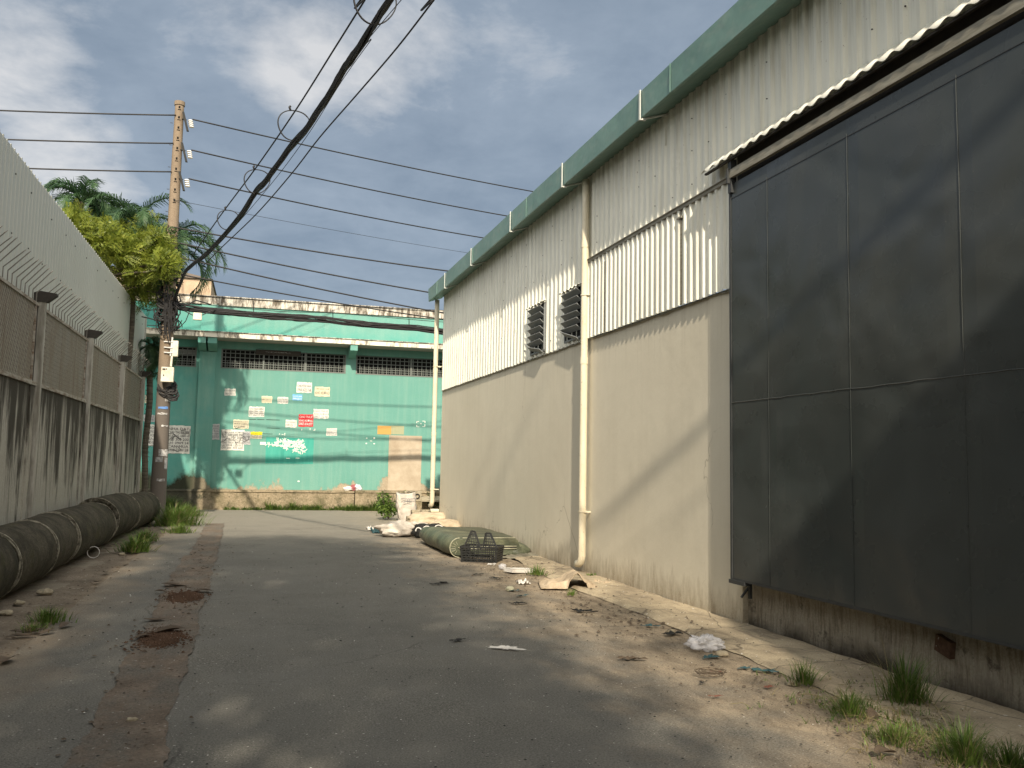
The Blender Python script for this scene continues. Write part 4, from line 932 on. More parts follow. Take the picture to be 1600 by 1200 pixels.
cable([onY(270, 470, 25.35), onY(345, 478.5, 25.45), onY(440, 487, 25.55), onY(520, 489, 25.65), onY(676, 502, 25.9), onY(760, 508, 26)], .009, 'thin messenger wire above the thick facade bundle')
for (x, y0, y1) in ((396, 470, 492), (520, 484, 500), (639, 498, 512)):
    Yc = 25.35 + (x - 268) / 420 * .55; b = MB(); b.tube([onY(x, y0, Yc), onY(x + .3, y1, Yc)], .012, 5)
    tag(b.build('cable_hanger', M_black), {396: 'leftmost', 520: 'middle', 639: 'rightmost'}[x] + ' of the short hangers above the facade bundle', 'cable hanger', 'hangers on the facade bundle')
# diagonal bundle over the lane
A = onY(272, 470, 25.4); PXB = [(272, 470), (288, 428), (300, 414), (320, 399), (350, 368), (380, 331), (398, 302), (413, 285), (430, 262), (455, 228), (476, 205), (498, 172), (520, 138), (537, 108), (552, 88), (577, 50), (590, 30), (609, 0)]
def dline(px, py, t):                                                 # Y falls towards the camera along the span
    return onY(px, py, t)
def span_Y(py): 
    # the span stays near 6.6 m up: distance from the image height
    return None
def on_span(px, py, X0=-2.45, Yo=25.4, k=-.2415):
    # vertical plane through the pole running to the near right: X = X0 + k (Y - Yo)
    d = rayv(px, py); o = Vector((0, 0, EYE)); t = (X0 - k * Yo - o.x) / (d.x - k * d.y); return o + d * t
cb = [A] + [on_span(x, y) for x, y in PXB[1:]]
cb += [cb[-1] + (cb[-1] - cb[-5]) * k for k in (1.0, 2.0)]
cb.append(Vector((4.2, -1.95, cb[-1].z + .4)))
bundle(cb, 34, .052, .014, 'thick dark diagonal cable bundle hanging across the sky over the lane', 9)
def spanline(PXL, r, label, k=-.2415, X0=-2.45):
    p = [on_span(x, y, X0, 25.4, k) for x, y in PXL]; p += [p[-1] + (p[-1] - p[-2]) * .6]; p.append(Vector((4.3 + X0 + 2.45, -1.95, p[-1].z + .3)))
    return cable(smooth(p), r, label)
spanline([(300, 400), (345, 336), (400, 262), (462, 172), (520, 80), (570, 0)], .012, 'single cable left of the diagonal bundle, with rings hung from it', X0=-2.50)
spanline([(318, 415), (348, 385), (400, 335), (455, 272), (500, 214), (560, 145), (620, 75), (678, 0)], .010, 'single thin cable to the right of the diagonal bundle', X0=-2.40)
spanline([(300, 418), (350, 372), (420, 292), (480, 212), (535, 125), (580, 62)], .005, 'hair thin wire beside the diagonal bundle', X0=-2.38)
RG = 'slack cable rings tied between the diagonal cables'
for (px, py, rx, lb) in ((459, 195, 23, 'second ring from the top, tied to the diagonal bundle in open sky'), (401.5, 283, 18.5, 'third ring from the top, tied to the diagonal bundle'), (356, 343, 15, 'lowest and faintest ring on the diagonal bundle, by the palm fronds'), (586, 5, 31, 'topmost ring on the diagonal bundle, cut by the top edge')):
    c = on_span(px, py); dist = (c - Vector((0, 0, EYE))).length; rr_ = rx / F * dist * .98; vw = (c - Vector((0, 0, EYE))).normalized()
    sd = Vector((-.2415, 1, 0)).normalized(); upv = Vector((0.10, 0, 1)).normalized(); side = (Vector((1, .15, 0))).normalized()
    pts = [c + (side * math.cos(a) + upv * math.sin(a)) * rr_ * (1 + .05 * math.sin(3 * a)) for a in [2 * math.pi * i / 36 for i in range(37)]]
    b = MB(); b.tube(pts, .009, 6, cap=False); b.tube([p + sd * .02 + Vector((0, 0, .006)) for p in pts[4:30]], .008, 6); b.tube([pts[11], pts[11] + Vector((-.02, 0, .05)), pts[11] + Vector((.0, 0, .07))], .018, 6)
    tag(b.build('cable_ring', M_black, smooth=True), lb, 'cable ring', RG)

# ================================================================ TREES
def sprays(b, c, n, rad, L, size, q, flat=1.0):
    for k in range(n):                                                 # twigs with pairs of leaflets
        d = Vector((q.gauss(0, 1), q.gauss(0, 1), q.gauss(0, 1))).normalized(); p = c + Vector((d.x, d.y, d.z * flat)) * rad * (q.random() ** .45)
        ax = (d + Vector((q.gauss(0, .5), q.gauss(0, .5), q.gauss(0, .5) + .35))).normalized(); sd = ax.cross(Vector((q.gauss(0, 1), q.gauss(0, 1), q.gauss(0, 1)))).normalized(); nn_ = 8
        for i in range(nn_):
            t = i / nn_; base_ = p + ax * L * t - Vector((0, 0, .25 * L * t * t)); s_ = size * (1 - .35 * t) * q.uniform(.8, 1.2)
            for sg in (-1, 1):
                u = (ax * .55 + sd * sg + Vector((0, 0, -.25))).normalized(); w2 = ax * s_ * .17
                b.add([base_, base_ + u * s_ * .5 + w2, base_ + u * s_, base_ + u * s_ * .5 - w2], [(0, 1, 2, 3)])
def limb(b, p0, p1, r0, r1, q, seg=7, wob=.12):
    pts = []; 
    for i in range(seg + 1): t = i / seg; p = Vector(p0).lerp(Vector(p1), t); p += Vector((q.gauss(0, 1), q.gauss(0, 1), q.gauss(0, .5))) * wob * math.sin(math.pi * t); pts.append(p)
    b.tube(pts, [r0 + (r1 - r0) * i / seg for i in range(seg + 1)], 8); return pts
# leafy yellow green tree behind the hoarding
q = random.Random(4)
tr = empty('leafy_tree', (-5.2, 24.5, 0), 'bushy yellow green tree spilling over the hoarding, before the palms', 'tree')
b = MB(); tips = []
CL = [((108, 352), 24.0, .42), ((130, 366), 24.3, .50), ((155, 378), 24.5, .52), ((182, 392), 24.8, .56), ((208, 402), 25.2, .58), ((232, 408), 25.4, .50), ((215, 432), 26, .50), ((246, 392), 25.0, .36), ((252, 412), 24.6, .36), ((236, 447), 26.3, .40), ((225, 455), 27, .36), ((172, 362), 25.5, .34), ((118, 345), 24.5, .25), ((249, 370), 25, .16), ((200, 378), 25.5, .35), ((262, 395), 24.8, .24)]
CL = [((px_ + 2, py_ + 3), Y__, r__ * 1.08) for ((px_, py_), Y__, r__) in CL]
base_t = Vector((-5.2, 24.8, 0))
limb(b, base_t, (-4.5, 25.0, 6.0), .17, .10, q)
for (pp, Y_, r_) in CL:
    c = onY(pp[0], pp[1], Y_); limb(b, (-4.5, 25.0, 5.95), c, .05, .014, q, wob=.12)
b.build('trunk', M_bark, tr)
b = MB()
for (pp, Y_, r_) in CL:
    c = onY(pp[0], pp[1], Y_); sprays(b, c, int(120 * (r_ / .6) ** 2), r_ * .85, .34, .115, q); leaf_quads(b, c, int(130 * (r_ / .6) ** 2), r_ * 1.15, .11, q)
    for k_ in range(5): dd = Vector((q.gauss(0, 1), q.gauss(0, 1), q.gauss(0, 1) + .3)).normalized() * r_ * q.uniform(.8, 1.25); sprays(b, c + dd, 7, .13, .30, .105, q)
for k in range(24):
    c = onY(q.uniform(100, 240), q.uniform(360, 450), 25.8); sprays(b, c, 22, .45, .40, .12, q)
b.build('crown', M_leaf, tr)
# palms
def frond(b, p0, az, el, L, droop, q, lw=.030, ll=.50):
    dirh = Vector((math.cos(az), math.sin(az), 0)); pts = []; n = 22; p = Vector(p0); e = el
    for i in range(n + 1):
        pts.append(p.copy()); p = p + (dirh * math.cos(e) + Vector((0, 0, 1)) * math.sin(e)) * (L / n); e -= droop / n * (1 + i / n)
    b.tube(pts, [.026 * (1 - .8 * i / n) + .004 for i in range(n + 1)], 5)
    side = dirh.cross(Vector((0, 0, 1))).normalized()
    m_ = 46
    for k in range(m_):
        t = .14 + .86 * k / (m_ - 1); i = min(n - 1, int(t * n)); f_ = t * n - i; c = pts[i].lerp(pts[i + 1], f_); ax = (pts[i + 1] - pts[i]).normalized(); upv = side.cross(ax).normalized()
        l_ = ll * (math.sin(math.pi * (.12 + .80 * t)) ** .7) * q.uniform(.85, 1.12)
        for sg in (-1, 1):
            d = (side * sg * .85 + ax * (.55 + .5 * t) + upv * q.uniform(.15, .5)).normalized(); w_ = lw * q.uniform(.8, 1.2); a1 = c + d * l_ * .5 + Vector((0, 0, -.03 * l_)); d2 = (d + Vector((0, 0, -q.uniform(.5, 1.3)))).normalized(); a2 = a1 + d2 * l_ * .55; wv = ax * w_ * .5
            b.add([c - wv, c + wv, a1 + wv, a1 - wv, a2], [(0, 1, 2, 3), (3, 2, 4)])
def palm(px, py, Y_, nf, L, label, seed, azs=None, els=(.2, 1.3), r=.09, droop=1.9, trunk=True):
    q = random.Random(seed); c = onY(px, py, Y_); e = empty('palm_tree', (c.x, Y_, 0), label, 'palm tree')
    b = MB(); pts = [(c.x + .03 * math.sin(i), Y_, c.z * i / 12 - .0) for i in range(13)]; b.tube(pts, [r * 1.25] + [r] * 11 + [r * .9], 10)
    for i in range(24): z = c.z * (.3 + .68 * i / 24); b.tube([(c.x, Y_, z), (c.x, Y_, z + .02)], r * 1.06, 10)
    b.build('trunk', M_bark, e)
    for k in range(nf):
        az = azs[k] if azs and k < len(azs) else 2 * math.pi * k / nf + q.uniform(-.25, .25)
        el = els[0] + (els[1] - els[0]) * ((k * .618) % 1); b = MB(); frond(b, (c.x, Y_, c.z), az, el, L * q.uniform(.85, 1.1), droop * q.uniform(.85, 1.15), q); b.build('frond', M_palm, e)
palm(268, 385, 26.9, 18, 2.15, 'palm directly behind the power pole, its fronds arching over the lane', 31, azs=[0, .3, -.35, .12, -.6, .5], els=(-.1, 1.25))
palm(212, 356, 26.4, 17, 2.0, 'tall palm behind the yellow green tree, in the middle of the three crowns', 32, els=(.25, 1.45))
palm(127, 316, 26.4, 14, 1.35, 'leftmost palm, its small crown just clearing the hoarding', 33, els=(.2, 1.4))
palm(170, 348, 27.5, 13, 1.5, 'palm half hidden between the leftmost and the middle palm crowns', 36, els=(.3, 1.3))
palm(237, 540, 29.0, 9, 1.25, 'low dark palm in the gap between the fence end and the pole', 34, azs=[-.2, -.5, .2, -.9, -1.3], els=(-.3, .8))
# old tree behind the camera whose crown shades the lane
GAPS = [(onZ(px, py), a_, c_) for (px, py, a_, c_) in ((372, 1112, .16, .34), (345, 1150, .10, .20), (415, 1180, .14, .26), (500, 1195, .10, .12), (1000, 1010, .22, .55), (905, 1065, .16, .40), (1120, 1090, .30, .45), (1240, 1160, .30, .35), (960, 960, .22, .6), (1180, 1020, .3, .6), (850, 955, .16, .5), (1010, 1150, .15, .25), (1080, 1130, .35, .22), (1320, 1200, .4, .2), (640, 925, .08, .5), (430, 915, .10, .5))]
def lit_gap(p):
    x = p.x + .19 * p.z / .716; y = p.y + p.z / .716
    return any(((x - g.x) / a_) ** 2 + ((y - g.y) / c_) ** 2 < 1 for (g, a_, c_) in GAPS)
def shade_tree(name, base_, hub, clumps, label, seed, leaves=900, size=.22):
    q = random.Random(seed); e = empty(name, base_, label, 'tree'); b = MB()
    limb(b, base_, hub, .34, .24, q, wob=.2)
    for (c, r_) in clumps: limb(b, hub, c, .07, .015, q, 9, .3)
    b.build('trunk', M_bark, e); b = MB()
    for (c, r_) in clumps: leaf_quads(b, Vector(c), int(leaves * (r_ / 1.5) ** 2), r_, size, q, .75, .5)
    keep = [f for f in b.f if not lit_gap(sum((b.v[i] for i in f), Vector((0, 0, 0))) / len(f)) or q.random() < .12]
    idx = {}; nv = []
    for f in keep:
        for i in f:
            if i not in idx: idx[i] = len(nv); nv.append(b.v[i])
    b.f = [[idx[i] for i in f] for f in keep]; b.v = nv; b.mi = [0] * len(keep)
    b.build('crown', M_leafdk, e)
q = random.Random(77); cl = []
def shade_at(gx, gy, z, r_):                                           # crown mass whose shadow falls about ground point gx, gy
    cl.append(((gx - .19 * z / .716, gy - z / .716, z), r_))
for (gx, gy) in [(-2, 1), (0, 1.5), (2, 1), (-1.5, 4), (.6, 4.2), (1.7, 5.2), (-2, 7), (0, 7), (1.8, 8), (-1.6, 10), (.4, 10.3), (1.8, 11), (-1.2, 13), (.7, 13.2), (1.9, 13.6), (-1, 16), (.8, 16.2), (1.9, 16.4), (-1.6, 18.6), (.2, 18.8), (-2.6, 15), (-2.6, 11), (1, 2.8), (-.9, 2.6), (-.9, 5.6), (1.2, 6.4), (.8, 9), (-.6, 8.6), (1.2, 12), (-.4, 11.6), (1.4, 14.8), (0, 14.6), (-.4, 17.2), (1.4, 17.6)]:
    z = 5.5 + .42 * gy + q.uniform(-.4, .4); shade_at(gx + q.uniform(-.2, .2), gy, z, q.uniform(1.15, 1.45))
shade_tree('shade_tree', (-2.6, -7, 0), (-2.4, -6.5, 4.5), cl, 'broad old tree standing behind the camera beside the fence', 5, leaves=1250)
# bare limbs that throw soft streaks on the plaster
e = empty('bare_tree', (1.6, -9.5, 0), 'thin half bare tree behind the camera near the office block', 'tree'); q = random.Random(12)
b = MB(); limb(b, (-.6, -9.5, 0), (-.6, -9.5, 9.5), .2, .12, q)
def wray(y, z, Yo):                                                    # point at depth Yo on the sun ray that lands on the wall at (y, z)
    X = 4.98 - .0133 * y; t = (y - Yo); return Vector((X - .19 * t, Yo, z + .716 * t))
for (y, z, r_, Yo) in ((11.4, 1.1, .020, -6), (9.7, 1.0, .018, -7), (17.5, 1.5, .035, -7), (16.0, 2.3, .03, -6.5), (19.5, 1.2, .035, -7)):
    p = wray(y, z, Yo); limb(b, (-.6, -9.5, 8.5), p + Vector((-.5, 0, .1)), .022, r_, q, 5, .1); limb(b, p + Vector((-.5, 0, .1)), p + Vector((.45, .1, -.15)), r_, r_ * .5, q, 4, .03)
b.build('trunk', M_bark, e); b = MB()
for (y, z, r_, Yo) in ((6.0, -1.8, .6, -8), (8.0, -1.5, .5, -8.5), (10.0, -1.6, .55, -8), (7, -2.4, .5, -7), (12, -1.8, .5, -8)):
    leaf_quads(b, wray(y, z, Yo) + Vector((-.4, 0, 0)), 130, r_ * 1.3, .26, q)
b.build('crown', M_leafdk, e)

# ================================================================ WEEDS AND GRASS
def blades(b, c, n, rad, h, q, lean=.6, wd=.006, seg=4):
    for k in range(n):
        a = q.uniform(0, 6.28); u_ = min(1.6, abs(q.gauss(0, .55))); r_ = rad * u_; p = Vector((c[0] + r_ * math.cos(a), c[1] + r_ * math.sin(a), c[2])); a2 = a + q.gauss(0, .7); H = h * q.uniform(.30, 1.15) * (1.05 - .38 * u_)
        l0 = lean * (.15 + .75 * u_) * q.uniform(.4, 1.3); crv = lean * q.uniform(.2, 1.5)
        dv = Vector((math.cos(a2), math.sin(a2), 0)); sd = Vector((-math.sin(a2), math.cos(a2), 0)) * wd * q.uniform(.6, 1.3); vs_ = []
        for i in range(seg + 1):
            t = i / seg; pt_ = p + dv * (H * (l0 * t + crv * .6 * t * t)) + Vector((0, 0, H * (t - .30 * crv * t * t * t))); w2 = sd * (1 - t) ** .7
            vs_ += [pt_ - w2, pt_ + w2]
        b.add(vs_, [(2 * i, 2 * i + 1, 2 * i + 3, 2 * i + 2) for i in range(seg)])
def tuft(px, py, n, rad, h, label, seed, dry=.15, lean=.6, z=.02, wd=.006, name='grass_tuft', group=None):
    q = random.Random(seed); c = onZ(px, py, z); e = empty(name, (c.x, c.y, z), label, 'grass', group)
    b = MB(); blades(b, c, n, rad, h, q, lean, wd); b.build('blades', M_grass, e)
    if dry: b = MB(); blades(b, c, int(n * dry), rad * 1.15, h * 1.05, q, lean * 1.5, wd * .8); b.build('dry_blades', M_dry, e)
    return e
tuft(1255, 1068, 170, .10, .20, 'small grass tuft at the pavement edge, farthest of the near tufts', 1, wd=.004)
tuft(1328, 1116, 260, .11, .18, 'dense short grass tuft beside a curled brown leaf', 2, wd=.004)
tuft(1415, 1098, 330, .15, .36, 'tallest dark grass tuft against the stained plinth', 3, wd=.005, lean=.5)
tuft(1505, 1190, 300, .14, .25, 'grass tuft cut by the bottom edge, below the plinth', 4, wd=.004)
tuft(1400, 1158, 210, .15, .13, 'low straggling grass patch before the corner tuft', 5, dry=.4, wd=.004)
tuft(1580, 1200, 240, .14, .16, 'grass tuft in the bottom right corner of the photo', 6, wd=.004)
e = empty('tall_stalks', onZ(1405, 1085), 'thin dry seed stalks rising from the dark grass by the plinth', 'grass'); b = MB(); c = onZ(1400, 1095); q = random.Random(8)
blades(b, c, 26, .22, .62, q, .75, .0026, 7); b.build('stalks', M_dry, e); b = MB(); blades(b, onZ(1500, 1180), 16, .3, .42, q, .9, .002, 7); b.build('stalks', M_dry, e)
tuft(75, 972, 240, .17, .17, 'small dark grass patch on the dirt beside the pipes', 9, wd=.006)
tuft(50, 985, 120, .17, .08, 'very short grass left of the dark patch by the pipes', 19, wd=.005, dry=.5)
for (px, py, n, rd, h, lb) in ((212, 862, 420, .26, .34, 'dark green grass clump beside the second last pipe'), (226, 846, 260, .22, .30, 'grass clump just behind the dark clump, touching the pipe'), (272, 820, 1100, .55, .58, 'big bright sunlit grass clump between pipe end and lane'),
                              (258, 800, 700, .5, .62, 'shaded tall grass round the foot of the power pole'), (292, 806, 520, .42, .40, 'bright grass on the lane side of the big clump'), (280, 832, 300, .3, .25, 'low yellow green grass at the near end of the big clump')):
    tuft(px, py, n, rd, h, lb, px, wd=.009, lean=.8)
q = random.Random(71); b = MB(); b2 = MB()
for k in range(420):
    px = q.gauss(1430, 95); py = 1085 + (px - 1330) * .38 + q.gauss(22, 26)
    if py > 1250 or px > 1640: continue
    c = onZ(px, py, .02); blades(b if q.random() < .55 else b2, (c.x, c.y, .02), 5, .035, q.uniform(.03, .11), q, 1.3, .003, 3)
    if q.random() < .25: c = c + Vector((0, 0, .02)); a_ = q.uniform(0, 6.3); b2.tube([c, c + Vector((math.cos(a_) * .06, math.sin(a_) * .06, .012)), c + Vector((math.cos(a_ + .4) * .13, math.sin(a_ + .4) * .13, .0))], .0018, 4)
tag(b.build('low_weeds', M_grass), 'thin low weeds creeping over the dirt between the near tufts', 'weeds', None, 'stuff'); tag(b2.build('dry_thatch', M_dry), 'dry straw and runners lying over the dirt between the near tufts', 'dry grass', None, 'stuff')
def strip_grass(x0, x1, y, n, h, label, seed):
    q = random.Random(seed); e = empty('weed_strip', ((x0 + x1) / 2, y, 0), label, 'weeds'); b = MB()
    for k in range(n): x = x0 + (x1 - x0) * q.random(); blades(b, (x, y + q.gauss(0, .05), 0), 7, .10, h * (.35 + .9 * abs(fbm(x, 0, seed, 1.6))), q, .9, .011, 3)
    b.build('blades', M_grass, e)
strip_grass(-1.0, .2, 30.68, 70, .30, 'thin weeds at the ledge foot, left end', 51); strip_grass(.35, 2.05, 30.66, 150, .62, 'tall weeds at the ledge foot below the handbills', 52)
strip_grass(2.05, 3.0, 30.66, 50, .28, 'sparse low weeds at the ledge foot, mid way', 53); strip_grass(2.9, 4.9, 30.40, 280, .60, 'thick weeds at the ledge foot beside the rubbish', 54)
def shrub(px, py, z0, rad, n, size, label, seed, hgt=1.0, m_=None):
    q = random.Random(seed); c = onZ(px, py); e = empty('weed_bush', c, label, 'bush'); b = MB()
    for k in range(14): a = q.uniform(0, 6.28); b.tube([c, c + Vector((math.cos(a) * rad * .5, math.sin(a) * rad * .5, hgt * .5)), c + Vector((math.cos(a) * rad * .8, math.sin(a) * rad * .8, hgt * q.uniform(.6, 1)))], .008, 4)
    b.build('stems', M_bark, e); b = MB()
    for k in range(9): a = q.uniform(0, 6.28); leaf_quads(b, c + Vector((math.cos(a) * rad * .45, math.sin(a) * rad * .45, hgt * q.uniform(.25, .8))), n // 9, rad * .55, size, q)
    b.build('leaves', m_ or M_grass, e)
shrub(607, 812, 0, .42, 900, .10, 'leafy green bush beside the upright white sack', 61, .85)
shrub(563 + 65, 797, 0, .35, 400, .09, 'small bush behind the leafy one, at the ledge', 62, .7)
shrub(672, 798, 0, .30, 300, .10, 'dark plant in the gap behind the far downspout', 63, .75, M_leafdk)
tuft(838, 898, 120, .16, .17, 'grass tuft between the foam board and the brown cloth', 64, wd=.006)
tuft(925, 900, 60, .14, .06, 'flat yellowish weeds at the foot of the near downspout', 65, wd=.007)
tuft(893, 930, 60, .07, .10, 'tiny weed sprouting from under the brown cloth', 66, wd=.004)
shrub(258, 795, 0, .4, 420, .12, 'broad leaved weed among the grass by the pole', 67, .75)

# ================================================================ RUBBISH
def blob(name, c, rx, ry, rz, material, label, cat, seed, nu=36, nv=20, rough_=.22, fr=1.6, flat=.15, rot=0, parent=None, shape=None):
    b = MB(); c = Vector(c); M_ = Matrix.Rotation(rot, 3, 'Z')
    def fn(u, v):
        th = u * 2 * math.pi; ph = (v - .5) * math.pi; d = Vector((math.cos(ph) * math.cos(th), math.cos(ph) * math.sin(th), math.sin(ph)))
        k = 1 + rough_ * fbm(d.x + seed, d.y, d.z, fr, 4); p = Vector((d.x * rx, d.y * ry, d.z * rz)) * k
        if shape: p = shape(p, d)
        p = M_ @ p; z = c.z + rz + p.z
        return (c.x + p.x, c.y + p.y, max(c.z + .004, z - flat * rz))
    b.grid(nu, nv, fn); o = b.build(name, material, parent, smooth=True)
    if not parent: tag(o, label, cat)
    return o
# upright sack
c = onZ(636, 812); c.y = 24.9; c.x = onY(636, 800, 24.9).x; c.z = 0
e = empty('upright_sack', c, 'white woven sack standing upright with a folded top, highest of the rubbish pile', 'sack'); b = MB(); q = random.Random(3)
def sk(u, v):
    th = u * 2 * math.pi; sq = .62; r_ = .25 * (1 + .12 * math.sin(v * 3)) * (.88 + .16 * v); x = math.copysign(abs(math.cos(th)) ** sq, math.cos(th)) * r_; y = math.copysign(abs(math.sin(th)) ** sq, math.sin(th)) * r_ * (.75 - .25 * v)
    f_ = .035 * fbm(math.cos(th) * 1.5, math.sin(th) * 1.5, v * 2.5, 2.2, 4); return (c.x + x * (1 + f_ * 4) - .05 * v, c.y + y * (1 + f_ * 4), .02 + .76 * v + .03 * math.cos(th * 2 + 1) * v)
b.grid(44, 22, sk); n_ = len(b.v); b.add([(c.x - .05, c.y, .70)] , []); b.f += [[22 * 45 + i, 22 * 45 + i + 1, n_] for i in range(44)]; b.mi += [0] * 44; b.build('bag', M_sack, e, smooth=True)
b = MB()
for k in range(9):
    x = c.x - .22 + .045 * k; b.tube([(x, c.y - .245, .60 + .04 * math.sin(k)), (x + .03, c.y - .25, .655), (x + .05, c.y - .245, .61)], .007, 4)
b.tube([(c.x - .15, c.y - .25, .54), (c.x - .05, c.y - .256, .565), (c.x + .08, c.y - .25, .55)], .009, 4); b.build('printed_mark', INKG, e)
blob('lying_sack', onZ(620, 838), .46, .34, .17, M_sack, 'white sack lying flat with bluish print, before the tan bags', 'sack', 2, rough_=.35, rot=.3)
o = blob('printed_sack', onZ(650, 826), .28, .22, .09, M_sack, 'crumpled whitish plastic sheet between the flat sack and the tan bags', 'plastic sheet', 12, rough_=.5, fr=2.5)
blob('tan_bag', onZ(672, 822) + Vector((.02, .0, 0)), .62, .5, .19, M_sacktan, 'smooth tan bag, left one of two against the warehouse corner', 'bag', 4, rough_=.25, rot=-.3)
blob('tan_bag', onZ(706, 832) + Vector((-.1, .3, 0)), .40, .42, .15, M_sacktan, 'smaller tan bag folded against the warehouse wall, right one of two', 'bag', 5, rough_=.3, rot=-.6)
c = onZ(672, 840); e = empty('black_bag', c, 'black bag with white curved print, behind the rolled mattress', 'bag'); blob('bag', c, .40, .28, .17, M_char, '', '', 6, rough_=.3, parent=e)
b = MB()
for (x0, r_) in ((-.12, .10), (.14, .12), (-.30, .07)):
    b.tube([(c.x + x0 + r_ * math.cos(a), c.y - .30 + .10 * math.sin(a), .15 + r_ * 1.1 * math.sin(a)) for a in [i * .3 for i in range(11)]], .014, 5)
b.build('white_print', M_white, e)
def cloth(name, px, py, w_, d_, h, material, label, cat, seed, rot=0, fr=2.0, n=26, z0=.01, sol=.004):
    c = onZ(px, py); b = MB(); M_ = Matrix.Rotation(rot, 3, 'Z')
    def fn(u, v):
        x = (u - .5) * w_; y = (v - .5) * d_; ex = .08 * fbm(u * 3, v * 3, seed, 1); k = abs(fbm(u * 2.2, v * 2.2, seed + 4, fr, 4)); p = M_ @ Vector((x * (1 + ex), y * (1 - ex), 0)); return (c.x + p.x, c.y + p.y, z0 + h * k * 1.6)
    b.grid(n, n, fn); o = b.build(name, material, smooth=True); md = o.modifiers.new('thick', 'SOLIDIFY'); md.thickness = sol; tag(o, label, cat); return o
cloth('blue_rag', 599, 832, .55, .5, .10, M_teal, 'crumpled teal plastic rag at the left tip of the rubbish', 'rag', 7)
cloth('litter_patch', 590, 828, .5, .45, .06, M_white, 'pale shredded plastic beyond the teal rag', 'litter', 17, fr=4)
# concrete blocks beside the far downspout
b = MB()
for k in range(4): b.box(3.98 + k * .24, 24.35, .0, 4.20 + k * .24, 24.6, .17)
for k in range(3): b.box(4.10 + k * .26, 24.36, .18, 4.34 + k * .26, 24.6, .34)
o = b.build('block_wall_stub', M_block); bevel(o, .012); tag(o, 'low stub of stained blocks under the far downspout', 'low wall')
c1 = onY(631, 767, 29.2); c2 = onY(657, 780, 29.2); c3 = onY(645, 800, 29.2); e = empty('block_pillar', (c1.x, 29.2, 0), 'short stained block pillar between the ledge and the rubbish pile', 'pillar')
b = MB(); b.box(c1.x, 29.0, .38, c2.x, 29.3, c1.z); o = b.build('top_block', M_block, e); bevel(o, .02); b = MB(); b.box(c1.x + .12, 29.02, 0, c2.x + .02, 29.3, .375); b.build('shaft', M_ledge, e)
b = MB()
for k in range(2): b.tube([(c1.x + .16 + k * .25 + .07 * math.cos(a), 28.99, (c1.z + .38) / 2 + .07 * math.sin(a)) for a in [i * .63 for i in range(11)]], .022, 5)
b.build('breeze_hole', M_char, e)
b = MB(); b.add([(4.9, 30.1, .38), (6.2, 30.1, .40), (6.2, 31.0, .66), (5.1, 31.0, .66), (4.9, 30.1, .32), (6.2, 30.1, .34), (6.2, 31.0, .60), (5.1, 31.0, .60)], [(0, 1, 2, 3), (7, 6, 5, 4), (0, 4, 5, 1), (1, 5, 6, 2), (2, 6, 7, 3), (3, 7, 4, 0)]); tag(b.build('leaning_slab', M_block), 'grey slab leaning on the ledge behind the far downspout', 'slab')
b = MB(); b.box(4.44, 23.40, .34, 4.66, 23.58, .42); b.box(4.60, 23.42, 0, 4.66, 23.48, .34); tag(bevel(b.build('tap_stub', M_pvc), .02), 'small pale pipe stub with elbow at the warehouse corner', 'pipe stub')
# bundle on the ledge
a = onY(551, 763, 30.95); e = empty('rag_bundle', (a.x, 30.92, .66), 'red and white plastic bundle left on the ledge', 'bundle')
blob('white_part', (a.x - .15, 30.92, .64), .16, .10, .08, M_white, '', '', 8, parent=e, rough_=.4); blob('red_part', (a.x + .03, 30.93, .64), .12, .10, .12, mat('faded_red', (.30, .09, .10)), '', '', 9, parent=e, rough_=.3); blob('grey_part', (a.x + .17, 30.92, .64), .12, .10, .12, mat('pale_plastic', (.52, .54, .58)), '', '', 10, parent=e, rough_=.5)

# folded mattress: a slab doubled over at the lane end
MO = onZ(676, 866); ang = math.atan2(16.9 - MO.y, 4.62 - MO.x)
e = empty('folded_mattress', (3.8, 16.2, 0), 'olive vinyl mattress folded over on itself against the warehouse wall', 'mattress')
# local frame: s along the fold axis, t away from the fold towards the wall
fo_a = onZ(700, 872); fo_b = onZ(652, 848); sx = (fo_b - fo_a); SL = sx.length; sx.normalize(); tx = Vector((-sx.y, sx.x, 0)); 
if tx.x < 0: tx = -tx
def mt(s_, t_, z): return fo_a + sx * s_ + tx * t_ + Vector((0, 0, z))
TH = .175; LEN = 1.35
def section(k):                                                        # closed outline of the doubled slab in (t, z)
    out = [(LEN, 0.01), ]
    for i in range(19): a = -math.pi / 2 - math.pi * i / 18; out.append((TH * 1.02 + TH * 1.02 * math.cos(a), TH + TH * math.sin(a) + .004))
    out.append((LEN * .93, TH * 2 * .96)); out.append((LEN * .95, TH * 1.05)); out.append((LEN, TH * .98))
    return out
b = MB(); sec = section(0); n = len(sec); NS = 24; vs_ = []
for j in range(NS + 1):
    u = j / NS; ed = 1 - .22 * (abs(2 * u - 1) ** 7)
    for (t_, z) in sec:
        zz_ = TH + (z - TH) * ed; tt = TH + (t_ - TH) * (ed if t_ < TH * 2 else 1); f_ = .014 * fbm(u * 4, t_ * 3, z * 3, 1.5); vs_.append(mt(SL * u, tt + f_, max(.004, zz_ + f_)))
b.add(vs_, [(j * n + i, j * n + (i + 1) % n, (j + 1) * n + (i + 1) % n, (j + 1) * n + i) for j in range(NS) for i in range(n)] + [tuple(range(n - 1, -1, -1)), tuple(NS * n + i for i in range(n))])
b.build('slab', M_matt, e, smooth=False)
for p in e.children[0].data.polygons: p.use_smooth = len(p.vertices) == 4
b = MB()
